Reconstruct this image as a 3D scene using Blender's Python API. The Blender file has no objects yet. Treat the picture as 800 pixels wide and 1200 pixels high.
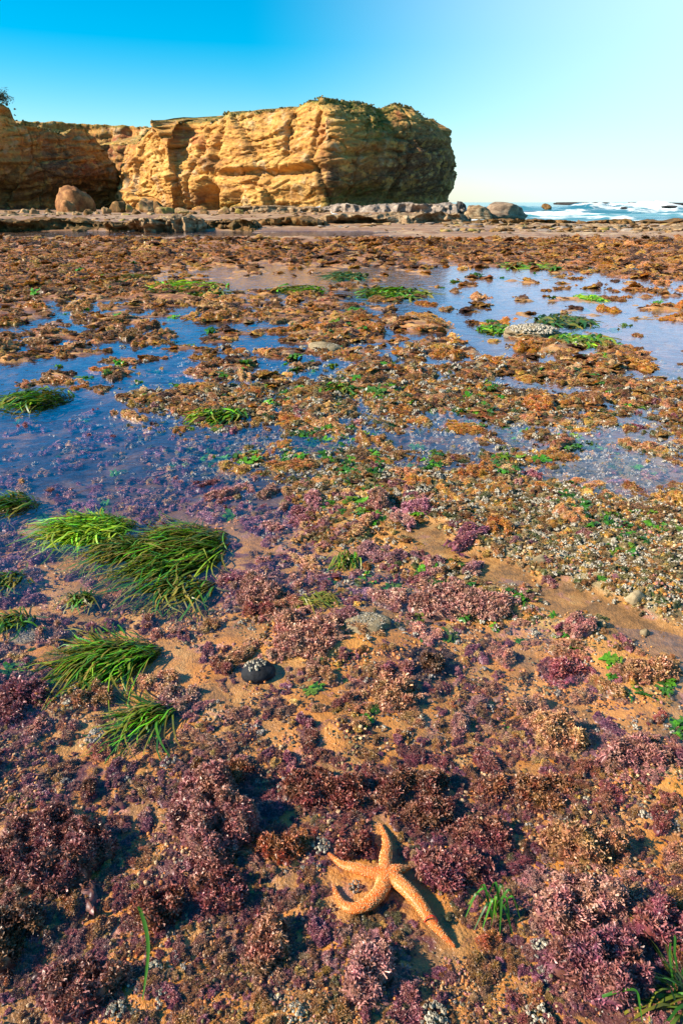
import bpy, math, random
import numpy as np
from mathutils import Vector

# ------------------------------------------------------------------ camera, world, sun, exposure
scene = bpy.context.scene
COL = scene.collection
H = 1.4                                   # eye height above the pools
TH = math.radians(24.4)                   # camera tilt below the horizon
F = 800.0                                 # focal length in pixels of the 800 x 1200 frame
CT, ST = math.cos(TH), math.sin(TH)

cam_data = bpy.data.cameras.new('camera')
cam_data.sensor_fit = 'VERTICAL'
cam_data.sensor_height = 36.0
cam_data.sensor_width = 24.0
cam_data.lens = 24.0
cam_data.clip_start = 0.05
cam_data.clip_end = 60000
cam = bpy.data.objects.new('camera', cam_data)
cam.location = (0, 0, H)
cam.rotation_euler = (math.radians(90) - TH, 0, 0)
COL.objects.link(cam)
scene.camera = cam

SUN_AZ = math.radians(-101)               # from +Y, negative = to the left
SUN_EL = math.radians(33)
to_sun = Vector((math.sin(SUN_AZ) * math.cos(SUN_EL), math.cos(SUN_AZ) * math.cos(SUN_EL), math.sin(SUN_EL)))
sun_data = bpy.data.lights.new('sun', 'SUN')
sun_data.energy = 5.0
sun_data.angle = math.radians(0.5)
sun_data.color = (1.0, 0.87, 0.68)
sun = bpy.data.objects.new('sun', sun_data)
sun.rotation_euler = (-to_sun).to_track_quat('-Z', 'Y').to_euler()
sun.location = (-30, -5, 30)
COL.objects.link(sun)

world = bpy.data.worlds.new('World')
scene.world = world
world.use_nodes = True
wn = world.node_tree
wn.nodes.clear()
def wnode(t, **kw):
    n = wn.nodes.new(t)
    for k, v in kw.items():
        setattr(n, k, v)
    return n
w_out = wnode('ShaderNodeOutputWorld')
w_bg = wnode('ShaderNodeBackground')
w_bg.inputs['Strength'].default_value = 0.062
w_sky = wnode('ShaderNodeTexSky', sky_type='NISHITA')
w_sky.sun_disc = False
w_sky.sun_elevation = SUN_EL
w_sky.sun_rotation = SUN_AZ
w_sky.air_density = 1.0
w_sky.dust_density = 0.3
w_sky.ozone_density = 3.0
w_hsv = wnode('ShaderNodeHueSaturation')
w_hsv.inputs['Saturation'].default_value = 1.75
w_hsv.inputs['Value'].default_value = 1.35
w_hsv.inputs['Hue'].default_value = 0.483
w_gam = wnode('ShaderNodeGamma')
w_gam.inputs['Gamma'].default_value = 1.0
w_tc = wnode('ShaderNodeTexCoord')
# thin sea mist: a broad pale veil low over the sea, thickest to the right of the headland
w_dot = wnode('ShaderNodeVectorMath', operation='DOT_PRODUCT')
mdir = Vector((0.72, 0.69, 0.06)).normalized()
w_dot.inputs[1].default_value = mdir
w_map = wnode('ShaderNodeMapRange', interpolation_type='SMOOTHSTEP')
w_map.inputs['From Min'].default_value = 0.60
w_map.inputs['From Max'].default_value = 1.02
w_map.inputs['To Min'].default_value = 0.0
w_map.inputs['To Max'].default_value = 0.9
w_sep = wnode('ShaderNodeSeparateXYZ')
w_low = wnode('ShaderNodeMapRange', interpolation_type='SMOOTHSTEP')
w_low.inputs['From Min'].default_value = 0.0
w_low.inputs['From Max'].default_value = 0.16
w_low.inputs['To Min'].default_value = 0.12
w_low.inputs['To Max'].default_value = 0.0
w_max = wnode('ShaderNodeMath', operation='MAXIMUM')
w_mix = wnode('ShaderNodeMix', data_type='RGBA')
w_mix.inputs[7].default_value = (6.2, 8.6, 9.6, 1)
L = wn.links.new
L(w_sky.outputs[0], w_hsv.inputs['Color'])
L(w_hsv.outputs[0], w_gam.inputs['Color'])
L(w_tc.outputs['Generated'], w_dot.inputs[0])
L(w_dot.outputs['Value'], w_map.inputs['Value'])
L(w_tc.outputs['Generated'], w_sep.inputs[0])
L(w_sep.outputs['Z'], w_low.inputs['Value'])
L(w_map.outputs[0], w_max.inputs[0])
L(w_low.outputs[0], w_max.inputs[1])
L(w_max.outputs[0], w_mix.inputs[0])
L(w_gam.outputs[0], w_mix.inputs[6])
L(w_mix.outputs[2], w_bg.inputs['Color'])
L(w_bg.outputs[0], w_out.inputs['Surface'])

scene.view_settings.view_transform = 'Standard'
scene.view_settings.look = 'None'
scene.view_settings.exposure = 1.15
scene.view_settings.gamma = 1.0
scene.render.engine = 'CYCLES'
scene.cycles.max_bounces = 8
scene.cycles.transparent_max_bounces = 16
scene.cycles.caustics_reflective = False
scene.cycles.caustics_refractive = False

rng = np.random.default_rng(7)
random.seed(7)

# ------------------------------------------------------------------ geometry of the view
def at(px, py, z=0.0):
    """The point at height z seen at a pixel of the 800 x 1200 photograph."""
    v = (600 - np.asarray(py, float)) / F
    a = (np.asarray(px, float) - 400) / F
    rz = -ST + v * CT
    t = (z - H) / rz
    return np.stack([a * t, (CT + v * ST) * t, np.zeros_like(t) + z], -1)

def proj(x, y, z):
    dep = np.maximum(y * CT - (z - H) * ST, 1e-3)
    up = y * ST + (z - H) * CT
    return 400 + F * x / dep, 600 - F * up / dep

def z_at(py, d):
    v = (600 - py) / F
    return H + d * (v * CT - ST) / (CT + v * ST)

def x_at(px, d, z):
    return (px - 400) / F * (d * CT - (z - H) * ST)

# ------------------------------------------------------------------ noise
_perm = rng.permutation(256)
_perm = np.concatenate([_perm, _perm, _perm])
_grad = rng.normal(size=(256, 3))
_grad /= np.linalg.norm(_grad, axis=1)[:, None]

def perlin(p):
    p = np.asarray(p, float)
    i = np.floor(p).astype(np.int64)
    f = p - i
    i &= 255
    u = f * f * f * (f * (f * 6 - 15) + 10)
    out = 0
    for dx in (0, 1):
        for dy in (0, 1):
            for dz in (0, 1):
                h = _perm[_perm[_perm[(i[:, 0] + dx) & 255] + ((i[:, 1] + dy) & 255)] + ((i[:, 2] + dz) & 255)]
                g = _grad[h]
                d = g[:, 0] * (f[:, 0] - dx) + g[:, 1] * (f[:, 1] - dy) + g[:, 2] * (f[:, 2] - dz)
                w = (u[:, 0] if dx else 1 - u[:, 0]) * (u[:, 1] if dy else 1 - u[:, 1]) * (u[:, 2] if dz else 1 - u[:, 2])
                out = out + d * w
    return out * 1.5

def fbm(p, octaves=4, gain=0.5, lac=2.03):
    p = np.asarray(p, float)
    a, s, out = 1.0, 1.0, 0
    for k in range(octaves):
        out = out + a * perlin(p * s + 17.3 * k)
        a *= gain
        s *= lac
    return out

def n2(x, y, scale, octaves=1, off=0.0, gain=0.5):
    return fbm(np.stack([x / scale + off, y / scale - off, np.zeros_like(x) + off * 0.37], -1), octaves, gain)

def smooth(e0, e1, x):
    t = np.clip((x - e0) / (e1 - e0), 0, 1)
    return t * t * (3 - 2 * t)

# ------------------------------------------------------------------ meshes
def mesh_np(name, V, Fc, mats=(), smooth_shade=True, attrs=None, colors=None):
    V = np.asarray(V, np.float32)
    me = bpy.data.meshes.new(name)
    polys = Fc if isinstance(Fc, list) else [Fc]
    polys = [np.asarray(f, np.int32) for f in polys if len(f)]
    nl = sum(f.size for f in polys)
    nf = sum(len(f) for f in polys)
    me.vertices.add(len(V))
    me.vertices.foreach_set('co', V.ravel())
    me.loops.add(nl)
    me.loops.foreach_set('vertex_index', np.concatenate([f.ravel() for f in polys]))
    me.polygons.add(nf)
    starts, tot, s = [], [], 0
    for f in polys:
        k = f.shape[1]
        starts.append(s + np.arange(len(f)) * k)
        tot.append(np.full(len(f), k))
        s += f.size
    me.polygons.foreach_set('loop_start', np.concatenate(starts).astype(np.int32))
    me.polygons.foreach_set('loop_total', np.concatenate(tot).astype(np.int32))
    me.polygons.foreach_set('use_smooth', np.full(nf, smooth_shade))
    me.update(calc_edges=True)
    for k, v in (attrs or {}).items():
        a = me.attributes.new(k, 'FLOAT', 'POINT')
        a.data.foreach_set('value', np.asarray(v, np.float32))
    for k, v in (colors or {}).items():
        a = me.attributes.new(k, 'FLOAT_COLOR', 'POINT')
        c = np.ones((len(V), 4), np.float32)
        c[:, :v.shape[1]] = v
        a.data.foreach_set('color', c.ravel())
    for m in mats:
        me.materials.append(m)
    me.validate()
    return me

def grid_faces(nu, nv):
    i = np.arange(nu - 1)[:, None] * nv + np.arange(nv - 1)[None, :]
    i = i.ravel()
    return np.stack([i, i + nv, i + nv + 1, i + 1], -1)

def up_faces(nu, nv):
    return grid_faces(nu, nv)[:, ::-1]

def link(name, me, parent=None, loc=None):
    o = bpy.data.objects.new(name, me)
    COL.objects.link(o)
    if parent is not None:
        o.parent = parent
    if loc is not None:
        o.location = loc
    return o

def tag(o, label=None, cat=None, group=None, kind=None):
    if label: o['label'] = label
    if cat: o['category'] = cat
    if group: o['group'] = group
    if kind: o['kind'] = kind
    return o

def empty(name, loc=(0, 0, 0)):
    o = bpy.data.objects.new(name, None)
    o.empty_display_size = 0.1
    o.location = loc
    COL.objects.link(o)
    return o

# ------------------------------------------------------------------ materials
class NT:
    def __init__(self, name):
        self.m = bpy.data.materials.new(name)
        self.m.use_nodes = True
        self.t = self.m.node_tree
        self.t.nodes.clear()
        self.out = self.n('ShaderNodeOutputMaterial')
    def n(self, typ, **kw):
        nd = self.t.nodes.new(typ)
        for k, v in kw.items():
            setattr(nd, k, v)
        return nd
    def l(self, a, b):
        self.t.links.new(a, b)
    def put(self, sock, v):
        if hasattr(v, 'is_linked'):
            self.l(v, sock)
        elif isinstance(v, (tuple, list)) and len(v) == 3 and sock.type == 'RGBA':
            sock.default_value = (*v, 1)
        else:
            sock.default_value = v
    def coord(self, kind='Object'):
        return self.n('ShaderNodeTexCoord').outputs[kind]
    def pos(self):
        return self.n('ShaderNodeNewGeometry').outputs['Position']
    def vmul(self, v, s):
        nd = self.n('ShaderNodeVectorMath', operation='MULTIPLY')
        self.put(nd.inputs[0], v)
        nd.inputs[1].default_value = s
        return nd.outputs[0]
    def noise(self, vec, scale, detail=4, rough=0.55, dist=0.0, out='Fac'):
        nd = self.n('ShaderNodeTexNoise')
        self.l(vec, nd.inputs['Vector'])
        nd.inputs['Scale'].default_value = scale
        nd.inputs['Detail'].default_value = detail
        nd.inputs['Roughness'].default_value = rough
        nd.inputs['Distortion'].default_value = dist
        return nd.outputs[out]
    def voronoi(self, vec, scale, feature='F1', out='Distance', rnd=1.0):
        nd = self.n('ShaderNodeTexVoronoi', feature=feature)
        self.l(vec, nd.inputs['Vector'])
        nd.inputs['Scale'].default_value = scale
        nd.inputs['Randomness'].default_value = rnd
        return nd.outputs[out]
    def ramp(self, fac, stops):
        nd = self.n('ShaderNodeValToRGB')
        self.put(nd.inputs[0], fac)
        e = nd.color_ramp.elements
        while len(e) < len(stops):
            e.new(0.5)
        for k, (p, c) in enumerate(stops):
            e[k].position = p
            e[k].color = (*c, 1) if len(c) == 3 else c
        return nd.outputs[0]
    def step(self, x, a, b, lo=0.0, hi=1.0):
        nd = self.n('ShaderNodeMapRange', interpolation_type='SMOOTHSTEP')
        self.put(nd.inputs['Value'], x)
        nd.inputs['From Min'].default_value = a
        nd.inputs['From Max'].default_value = b
        nd.inputs['To Min'].default_value = lo
        nd.inputs['To Max'].default_value = hi
        return nd.outputs[0]
    def math(self, op, a, b=0.0):
        nd = self.n('ShaderNodeMath', operation=op)
        self.put(nd.inputs[0], a)
        self.put(nd.inputs[1], b)
        return nd.outputs[0]
    def mix(self, f, a, b, blend='MIX'):
        nd = self.n('ShaderNodeMix', data_type='RGBA', blend_type=blend)
        self.put(nd.inputs[0], f)
        self.put(nd.inputs[6], a)
        self.put(nd.inputs[7], b)
        return nd.outputs[2]
    def attr(self, name, typ='GEOMETRY', out='Color'):
        return self.n('ShaderNodeAttribute', attribute_name=name, attribute_type=typ).outputs[out]
    def hsv(self, col, h=0.5, s=1.0, v=1.0):
        nd = self.n('ShaderNodeHueSaturation')
        self.put(nd.inputs['Hue'], h)
        self.put(nd.inputs['Saturation'], s)
        self.put(nd.inputs['Value'], v)
        self.put(nd.inputs['Color'], col)
        return nd.outputs[0]
    def bump(self, h, strength, dist):
        nd = self.n('ShaderNodeBump')
        nd.inputs['Strength'].default_value = strength
        nd.inputs['Distance'].default_value = dist
        self.l(h, nd.inputs['Height'])
        return nd.outputs[0]
    def bsdf(self, col, rough=0.6, spec=0.4, normal=None, sss=None, trans=None):
        b = self.n('ShaderNodeBsdfPrincipled')
        self.put(b.inputs['Base Color'], col)
        self.put(b.inputs['Roughness'], rough)
        self.put(b.inputs['Specular IOR Level'], spec)
        if normal is not None:
            self.l(normal, b.inputs['Normal'])
        if trans:
            t = self.n('ShaderNodeBsdfTranslucent')
            self.put(t.inputs['Color'], col)
            mx = self.n('ShaderNodeMixShader')
            mx.inputs[0].default_value = trans
            self.l(b.outputs[0], mx.inputs[1])
            self.l(t.outputs[0], mx.inputs[2])
            self.l(mx.outputs[0], self.out.inputs['Surface'])
        else:
            self.l(b.outputs[0], self.out.inputs['Surface'])
        return b

def mat_algae(name, instanced=False, rough=0.42, spec=0.5, tipamt=0.45):
    """Branching algae: own colour per clump, paler tips, mottled."""
    k = NT(name)
    base = k.attr('tint', 'INSTANCER') if instanced else k.n('ShaderNodeObjectInfo').outputs['Color']
    p = k.coord('Object')
    mott = k.noise(k.pos(), 26, 3, 0.6)
    hue = k.step(mott, 0.3, 0.7, 0.482, 0.54)
    val = k.step(k.noise(k.pos(), 60, 2, 0.6), 0.25, 0.75, 0.6, 1.5)
    c = k.hsv(base, hue, 1.05, val)
    tip = k.attr('tip', out='Fac')
    vary = k.attr('vary', out='Fac')
    c = k.mix(k.step(k.noise(k.pos(), 15, 4, 0.65), 0.50, 0.66, 0, 0.55), c, (0.26, 0.125, 0.05))
    c = k.hsv(c, 0.5, 1.0, k.step(vary, 0.0, 0.75, 0.72, 1.7))
    tipc = k.mix(0.5, k.hsv(base, 0.5, 0.8, 2.1), (0.5, 0.3, 0.2))
    c = k.mix(k.math('MULTIPLY', k.math('MULTIPLY', k.step(tip, 0.35, 1.0), vary), tipamt * 1.6), c, tipc)
    k.bsdf(c, rough, spec, trans=0.12)
    return k.m

M_ALGAE = mat_algae('algae')
M_ALGAE_I = mat_algae('algae_cover', True)

def mat_barnacle(name):
    k = NT(name)
    p = k.pos()
    n = k.noise(p, 160, 3, 0.6)
    tip = k.attr('tip', out='Fac')
    c = k.ramp(n, [(0.3, (0.12, 0.10, 0.075)), (0.5, (0.32, 0.28, 0.21)), (0.68, (0.58, 0.53, 0.44))])
    c = k.mix(k.math('MULTIPLY', tip, 0.75), c, (0.03, 0.025, 0.02))
    k.bsdf(c, 0.6, 0.4)
    return k.m
M_BARN = mat_barnacle('barnacle_shell')

def mat_grass(name, instanced=False):
    k = NT(name)
    c = k.attr('bcol')
    if instanced:
        c = k.mix(1.0, c, k.attr('tint', 'INSTANCER'), 'MULTIPLY')
    k.bsdf(c, 0.42, 0.45, trans=0.3)
    return k.m
M_GRASS = mat_grass('surfgrass_blade')

def mat_leaf_i(name):
    k = NT(name)
    c = k.attr('tint', 'INSTANCER')
    v = k.step(k.noise(k.pos(), 40, 2), 0.3, 0.7, 0.6, 1.5)
    k.bsdf(k.hsv(c, 0.5, 1.0, v), 0.35, 0.5, trans=0.2)
    return k.m
M_LEAF_I = mat_leaf_i('sea_lettuce')

def mat_ground():
    k = NT('tidal_rock')
    p = k.pos()
    m = k.attr('mask')
    sep = k.n('ShaderNodeSeparateColor')
    k.l(m, sep.inputs[0])
    pur, bro, bar = sep.outputs[0], sep.outputs[1], sep.outputs[2]
    far = k.attr('far', out='Fac')
    # sandy crust
    big = k.noise(p, 1.7, 3, 0.5)
    mid = k.noise(p, 7.0, 4, 0.6)
    fine = k.noise(p, 45, 4, 0.65)
    c = k.ramp(k.math('ADD', k.math('MULTIPLY', mid, 0.65), k.math('MULTIPLY', fine, 0.35)),
               [(0.30, (0.105, 0.060, 0.026)), (0.42, (0.28, 0.145, 0.050)), (0.52, (0.50, 0.235, 0.062)), (0.64, (0.58, 0.33, 0.11)), (0.8, (0.58, 0.44, 0.25))])
    orange = k.math('MULTIPLY', k.step(k.noise(p, 4.2, 4, 0.6, 0.4), 0.42, 0.60), k.step(fine, 0.12, 0.48))
    c = k.mix(k.math('MULTIPLY', orange, k.attr('orange', out='Fac')), c, (0.60, 0.225, 0.030))
    pink = k.math('MULTIPLY', k.step(k.noise(p, 9.0, 3, 0.55, 0.3), 0.58, 0.68), 0.75)
    c = k.mix(pink, c, (0.50, 0.23, 0.17))
    ol = k.math('MULTIPLY', k.step(k.noise(p, 5.3, 4, 0.6, 0.5), 0.54, 0.68), 0.45)
    c = k.mix(ol, c, (0.14, 0.11, 0.035))
    # thin crust of purple and brown weed
    pm = k.math('SUBTRACT', k.math('ADD', k.math('MULTIPLY', k.noise(p, 6.0, 5, 0.65, 0.3), 1.7), k.math('MULTIPLY', pur, 0.55)), 1.30)
    c = k.mix(k.step(pm, -0.03, 0.10), c, k.ramp(k.noise(p, 30, 3, 0.6), [(0.3, (0.055, 0.02, 0.018)), (0.5, (0.15, 0.055, 0.045)), (0.7, (0.32, 0.16, 0.09))]))
    bm = k.math('SUBTRACT', k.math('ADD', k.math('MULTIPLY', k.noise(p, 4.0, 5, 0.65, 0.3), 1.6), k.math('MULTIPLY', bro, 0.75)), 1.28)
    c = k.mix(k.step(bm, -0.05, 0.12), c, k.ramp(k.noise(p, 14, 4, 0.65), [(0.3, (0.10, 0.035, 0.014)), (0.5, (0.26, 0.105, 0.04)), (0.66, (0.42, 0.19, 0.085)), (0.8, (0.5, 0.30, 0.17))]))
    # barnacle bed
    vo = k.voronoi(p, 62)
    vsel = k.voronoi(p, 62, out='Color')
    vs = k.n('ShaderNodeSeparateColor'); k.l(vsel, vs.inputs[0])
    bed = k.mix(k.math('MULTIPLY', k.step(vo, 0.42, 0.22), k.step(vs.outputs[0], 0.35, 0.75)), k.ramp(mid, [(0.35, (0.10, 0.075, 0.035)), (0.6, (0.30, 0.225, 0.105))]), (0.56, 0.50, 0.36))
    bb = k.math('SUBTRACT', k.math('ADD', k.math('MULTIPLY', k.noise(p, 3.5, 4, 0.6), 1.1), k.math('MULTIPLY', bar, 0.8)), 0.85)
    c = k.mix(k.step(bb, -0.05, 0.2), c, bed)
    silt = k.attr('silt', out='Fac')
    c = k.mix(k.math('MULTIPLY', silt, k.step(k.noise(p, 3.0, 4, 0.6), 0.3, 0.55, 0.55, 1.0)), c, k.ramp(fine, [(0.35, (0.016, 0.014, 0.018)), (0.65, (0.055, 0.042, 0.042))]))
    # far beach and rock
    fc = k.ramp(k.noise(k.vmul(p, (0.25, 1.0, 1.0)), 0.9, 5, 0.65), [(0.3, (0.13, 0.06, 0.03)), (0.5, (0.30, 0.16, 0.08)), (0.65, (0.46, 0.32, 0.18)), (0.8, (0.55, 0.44, 0.30))])
    c = k.mix(far, c, fc)
    hgt = k.math('ADD', k.math('MULTIPLY', fine, 0.6), k.math('MULTIPLY', k.noise(p, 140, 3, 0.6), 0.4))
    rough = k.math('SUBTRACT', k.step(k.noise(p, 20, 2), 0.3, 0.7, 0.40, 0.70), k.math('MULTIPLY', k.attr('wet', out='Fac'), 0.22))
    k.bsdf(c, rough, 0.4, k.bump(hgt, 0.9, 0.012))
    return k.m
M_GROUND = mat_ground()

def mat_water(name, tint, ripple=1.0, mn=(1.0, 1.0, 1.0)):
    k = NT(name)
    p = k.pos()
    h = k.math('ADD', k.math('MULTIPLY', k.noise(p, 5.5, 3, 0.5, 0.3), 0.7), k.math('MULTIPLY', k.noise(p, 22, 2, 0.5), 0.18))
    b = k.bump(h, 0.35 * ripple, 0.035)
    tr = k.n('ShaderNodeBsdfTransparent'); tr.inputs[0].default_value = (*tint, 1)
    gl = k.n('ShaderNodeBsdfGlossy'); gl.inputs['Roughness'].default_value = 0.03
    gl.inputs['Color'].default_value = (*mn, 1)
    k.l(b, gl.inputs['Normal'])
    # mirror share by angle, the same from above and below (thin sheet)
    dt = k.n('ShaderNodeVectorMath', operation='DOT_PRODUCT')
    k.l(b, dt.inputs[0]); k.l(k.n('ShaderNodeNewGeometry').outputs['Incoming'], dt.inputs[1])
    cs = k.math('MINIMUM', k.math('ABSOLUTE', dt.outputs['Value']), 1.0)
    fr = k.math('ADD', k.math('MULTIPLY', k.math('POWER', k.math('SUBTRACT', 1.0, cs), 4.0), 0.97), 0.02)
    mx = k.n('ShaderNodeMixShader')
    k.l(fr, mx.inputs[0]); k.l(tr.outputs[0], mx.inputs[1]); k.l(gl.outputs[0], mx.inputs[2])
    k.l(mx.outputs[0], k.out.inputs['Surface'])
    return k.m
M_POOL = mat_water('pool_water', (0.92, 0.92, 0.97), 0.8, (0.66, 0.74, 1.0))

# ------------------------------------------------------------------ what grows where, read on the ground
PX = np.linspace(0, 800, 9)
PY = np.array([280, 300, 325, 350, 380, 410, 440, 480, 520, 560, 600, 650, 700, 760, 830, 900, 980, 1060, 1140, 1200.])
def rows(s):
    return np.array([[int(c) for c in r] for r in s.split()], float) / 9
WET = rows('222222222 111122111 116888873 343456886 455556898 555555655 755555545 965544444 997556666 887544467 888741112 888753100 887775310 666666643 666666665 666666666 566666666 566666666 666666666 666666666')
BRO = rows('999999999 999999999 883124479 877776436 777776324 788887667 467877888 335667888 222556776 122443333 112222211 111111111 111111111 111111112 111111114 111111111 111111111 111111111 111111111 111111111')
BAR = rows('000000000 000000000 000000000 000000000 011111111 001233211 002455433 003676434 012774454 001476673 000137998 000013799 000122379 000001123 000000011 000000000 000000000 000000000 000000000 000000000')
PUR = rows('000000000 000000000 000000000 000000000 111111111 111111111 111111111 665211111 776311221 667411111 667541000 556764100 445666310 444444322 654555544 766777655 967677666 857766787 776764686 666654665')
GRE = rows('000000000 000000000 020001200 122100011 000010110 001010010 122222110 101333221 011343332 001233332 111122223 110011244 111011135 100010012 100010011 111111111 100011111 100001001 001001001 010000001')
ORA = rows('000000000 000000000 000000000 000000000 000000000 000000000 000000000 000000000 000000000 111000000 111100000 222221000 233333100 555555420 666666653 777776776 699777788 799877798 799875599 788865578')
LOGD = np.log(at(np.full(len(PY), 400.), PY)[:, 1])
def field(M, x, y):
    px, py = proj(x, np.maximum(y, 0.2), np.zeros_like(x))
    px = np.clip(px, 0, 799.9)
    c = px / 100.0
    ci = np.minimum(c.astype(int), 7)
    cf = c - ci
    ld = np.log(np.clip(y, 0.3, 400))
    r = np.interp(-ld, -LOGD, np.arange(len(PY)))
    ri = np.minimum(r.astype(int), len(PY) - 2)
    rf = r - ri
    cf = cf * cf * (3 - 2 * cf)
    return (M[ri, ci] * (1 - cf) + M[ri, ci + 1] * cf) * (1 - rf) + (M[ri + 1, ci] * (1 - cf) + M[ri + 1, ci + 1] * cf) * rf

STAR_C = at(452, 1022)
STAR_LINES = [at(np.array(a, float), np.array(b, float))[:, :2] for a, b in (([452, 451, 446], [1022, 985, 955]), ([452, 415, 382], [1022, 1014, 990]), ([452, 435, 412, 396, 390], [1024, 1056, 1064, 1048, 1027]), ([452, 490, 535], [1022, 1055, 1103]), ([452, 484], [1022, 1011]))]
GRASS_BEDS = [(215, 640, 95, 42), (130, 640, 60, 24), (215, 690, 55, 22), (105, 617, 75, 24), (130, 768, 95, 34), (178, 838, 50, 22), (303, 789, 24, 16), (25, 592, 45, 14), (408, 657, 26, 13), (50, 470, 60, 14)]
def grass_bed(x, y):
    px, py = proj(x, np.maximum(y, 0.3), np.zeros_like(x))
    m = np.zeros(np.shape(x), bool)
    for gx, gy, rx, ry in GRASS_BEDS:
        m |= ((px - gx) / rx) ** 2 + ((py - gy) / ry) ** 2 < 1
    return m
def near_star(x, y):
    best = np.full(np.shape(x), 9.0)
    for P in STAR_LINES:
        for a, b in zip(P[:-1], P[1:]):
            ab = b - a
            t = np.clip(((x - a[0]) * ab[0] + (y - a[1]) * ab[1]) / (ab @ ab), 0, 1)
            best = np.minimum(best, np.hypot(x - a[0] - t * ab[0], y - a[1] - t * ab[1]))
    return best < 0.036
CHAN = at(np.array([470, 560, 640, 720, 800, 880.]), np.array([612, 658, 692, 724, 756, 790.]))[:, :2]
def chan(x, y):
    """1 along the bare sandy channel, 0 away from it."""
    best = np.full(np.shape(x), 9.0)
    for a, b in zip(CHAN[:-1], CHAN[1:]):
        ab = b - a
        t = np.clip(((x - a[0]) * ab[0] + (y - a[1]) * ab[1]) / (ab @ ab), 0, 1)
        best = np.minimum(best, np.hypot(x - a[0] - t * ab[0], y - a[1] - t * ab[1]))
    return smooth(0.17, 0.03, best + 0.10 * n2(x, y, 0.22, 3, 2.9))
def terrain(x, y):
    wet = field(WET, x, y)
    amp = 0.55 + 0.75 * smooth(2.5, 8, y)
    z = 0.052 - 0.105 * wet
    z = z + amp * (0.022 * n2(x, y, 2.6, 1, 3.1) + 0.030 * n2(x, y, 0.85, 1, 5.7) + 0.034 * n2(x, y, 0.50, 1, 15.7) + 0.036 * n2(x, y, 0.27, 1, 1.3) + 0.014 * n2(x, y, 0.11, 1, 9.2) + 0.006 * n2(x, y, 0.04, 1, 2.2))
    # clear bed around the sea star
    r = np.hypot(x - STAR_C[0], y - STAR_C[1])
    z = np.where(r < 0.4, z + (np.clip(z, -0.018, -0.009) - z) * smooth(0.4, 0.18, r), z)
    cn = chan(x, y)
    z = z * (1 - cn) + cn * (-0.008 + 0.45 * z)
    # channel in front of the ledges
    px, _ = proj(x, np.maximum(y, 0.3), np.zeros_like(x))
    left = smooth(520, 380, px)
    ch = smooth(31.5, 33.0, y) * smooth(40.5, 39.0, y) * left
    z = z - ch * 0.22 * (0.75 + 0.5 * n2(x, y, 2.2, 2, 4.4))
    # rise to the beach on the left, drop to the sea on the right and beyond
    z = z + smooth(20, 45, y) * 0.06
    beach = smooth(40, 80, y) * smooth(600, 500, px) * 0.32
    z = z + beach + smooth(36, 60, y) * 0.05 * n2(x, y, 3.5, 3, 8.8)
    seaward = smooth(52, 60, y) * smooth(490, 560, px)
    z = z - seaward * 1.6
    z = np.where(y > 125, z - (y - 125) * 0.05, z)
    return np.maximum(z, -8)

def build_ground():
    d = [-1.5]
    while d[-1] < 0.45: d.append(d[-1] + 0.06)
    while d[-1] < 62: d.append(d[-1] * 1.0085)
    while d[-1] < 20000: d.append(d[-1] * 1.06)
    d = np.array(d)
    s = np.linspace(-1, 1, 380)
    x = s[None, :] * (0.80 * np.maximum(d, 0) + 1.0)[:, None]
    y = np.repeat(d[:, None], len(s), 1)
    x, y = x.ravel(), y.ravel()
    z = terrain(x, y)
    mask = np.stack([field(PUR, x, y), field(BRO, x, y), field(BAR, x, y)], -1) * (1 - chan(x, y))[:, None]
    px, _ = proj(x, np.maximum(y, 0.3), np.zeros_like(x))
    far = smooth(22, 34, y)
    me = mesh_np('ground', np.stack([x, y, z], -1), up_faces(len(d), len(s)), [M_GROUND], attrs={'far': far, 'wet': smooth(0.05, 0.0, z), 'silt': np.maximum(smooth(0.022, -0.015, z) * smooth(2.6, 3.5, y) * smooth(15, 11, y) * (1.0 - 0.55 * smooth(520, 640, px)), 0.5 * chan(x, y)), 'orange': field(ORA, x, y) * (1 - chan(x, y))}, colors={'mask': mask})
    tag(link('ground', me), 'tidal flat of sandy rock crusted with purple and brown weed', kind='structure')
build_ground()

# the pools: one still sheet that the bed rises through
d = np.array([-1.5, 0.3, 1, 2, 4, 8, 16, 30, 40, 56.0])
xx = np.stack([np.linspace(-1, 1, 9) * (0.8 * max(v, 0) + 1.0) for v in d])
V = np.stack([xx.ravel(), np.repeat(d, 9), np.zeros(xx.size)], -1)
tag(link('pool_water', mesh_np('pool_water', V, up_faces(len(d), 9), [M_POOL])), 'shallow clear tide pool water lying over the flat', kind='structure')

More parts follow.
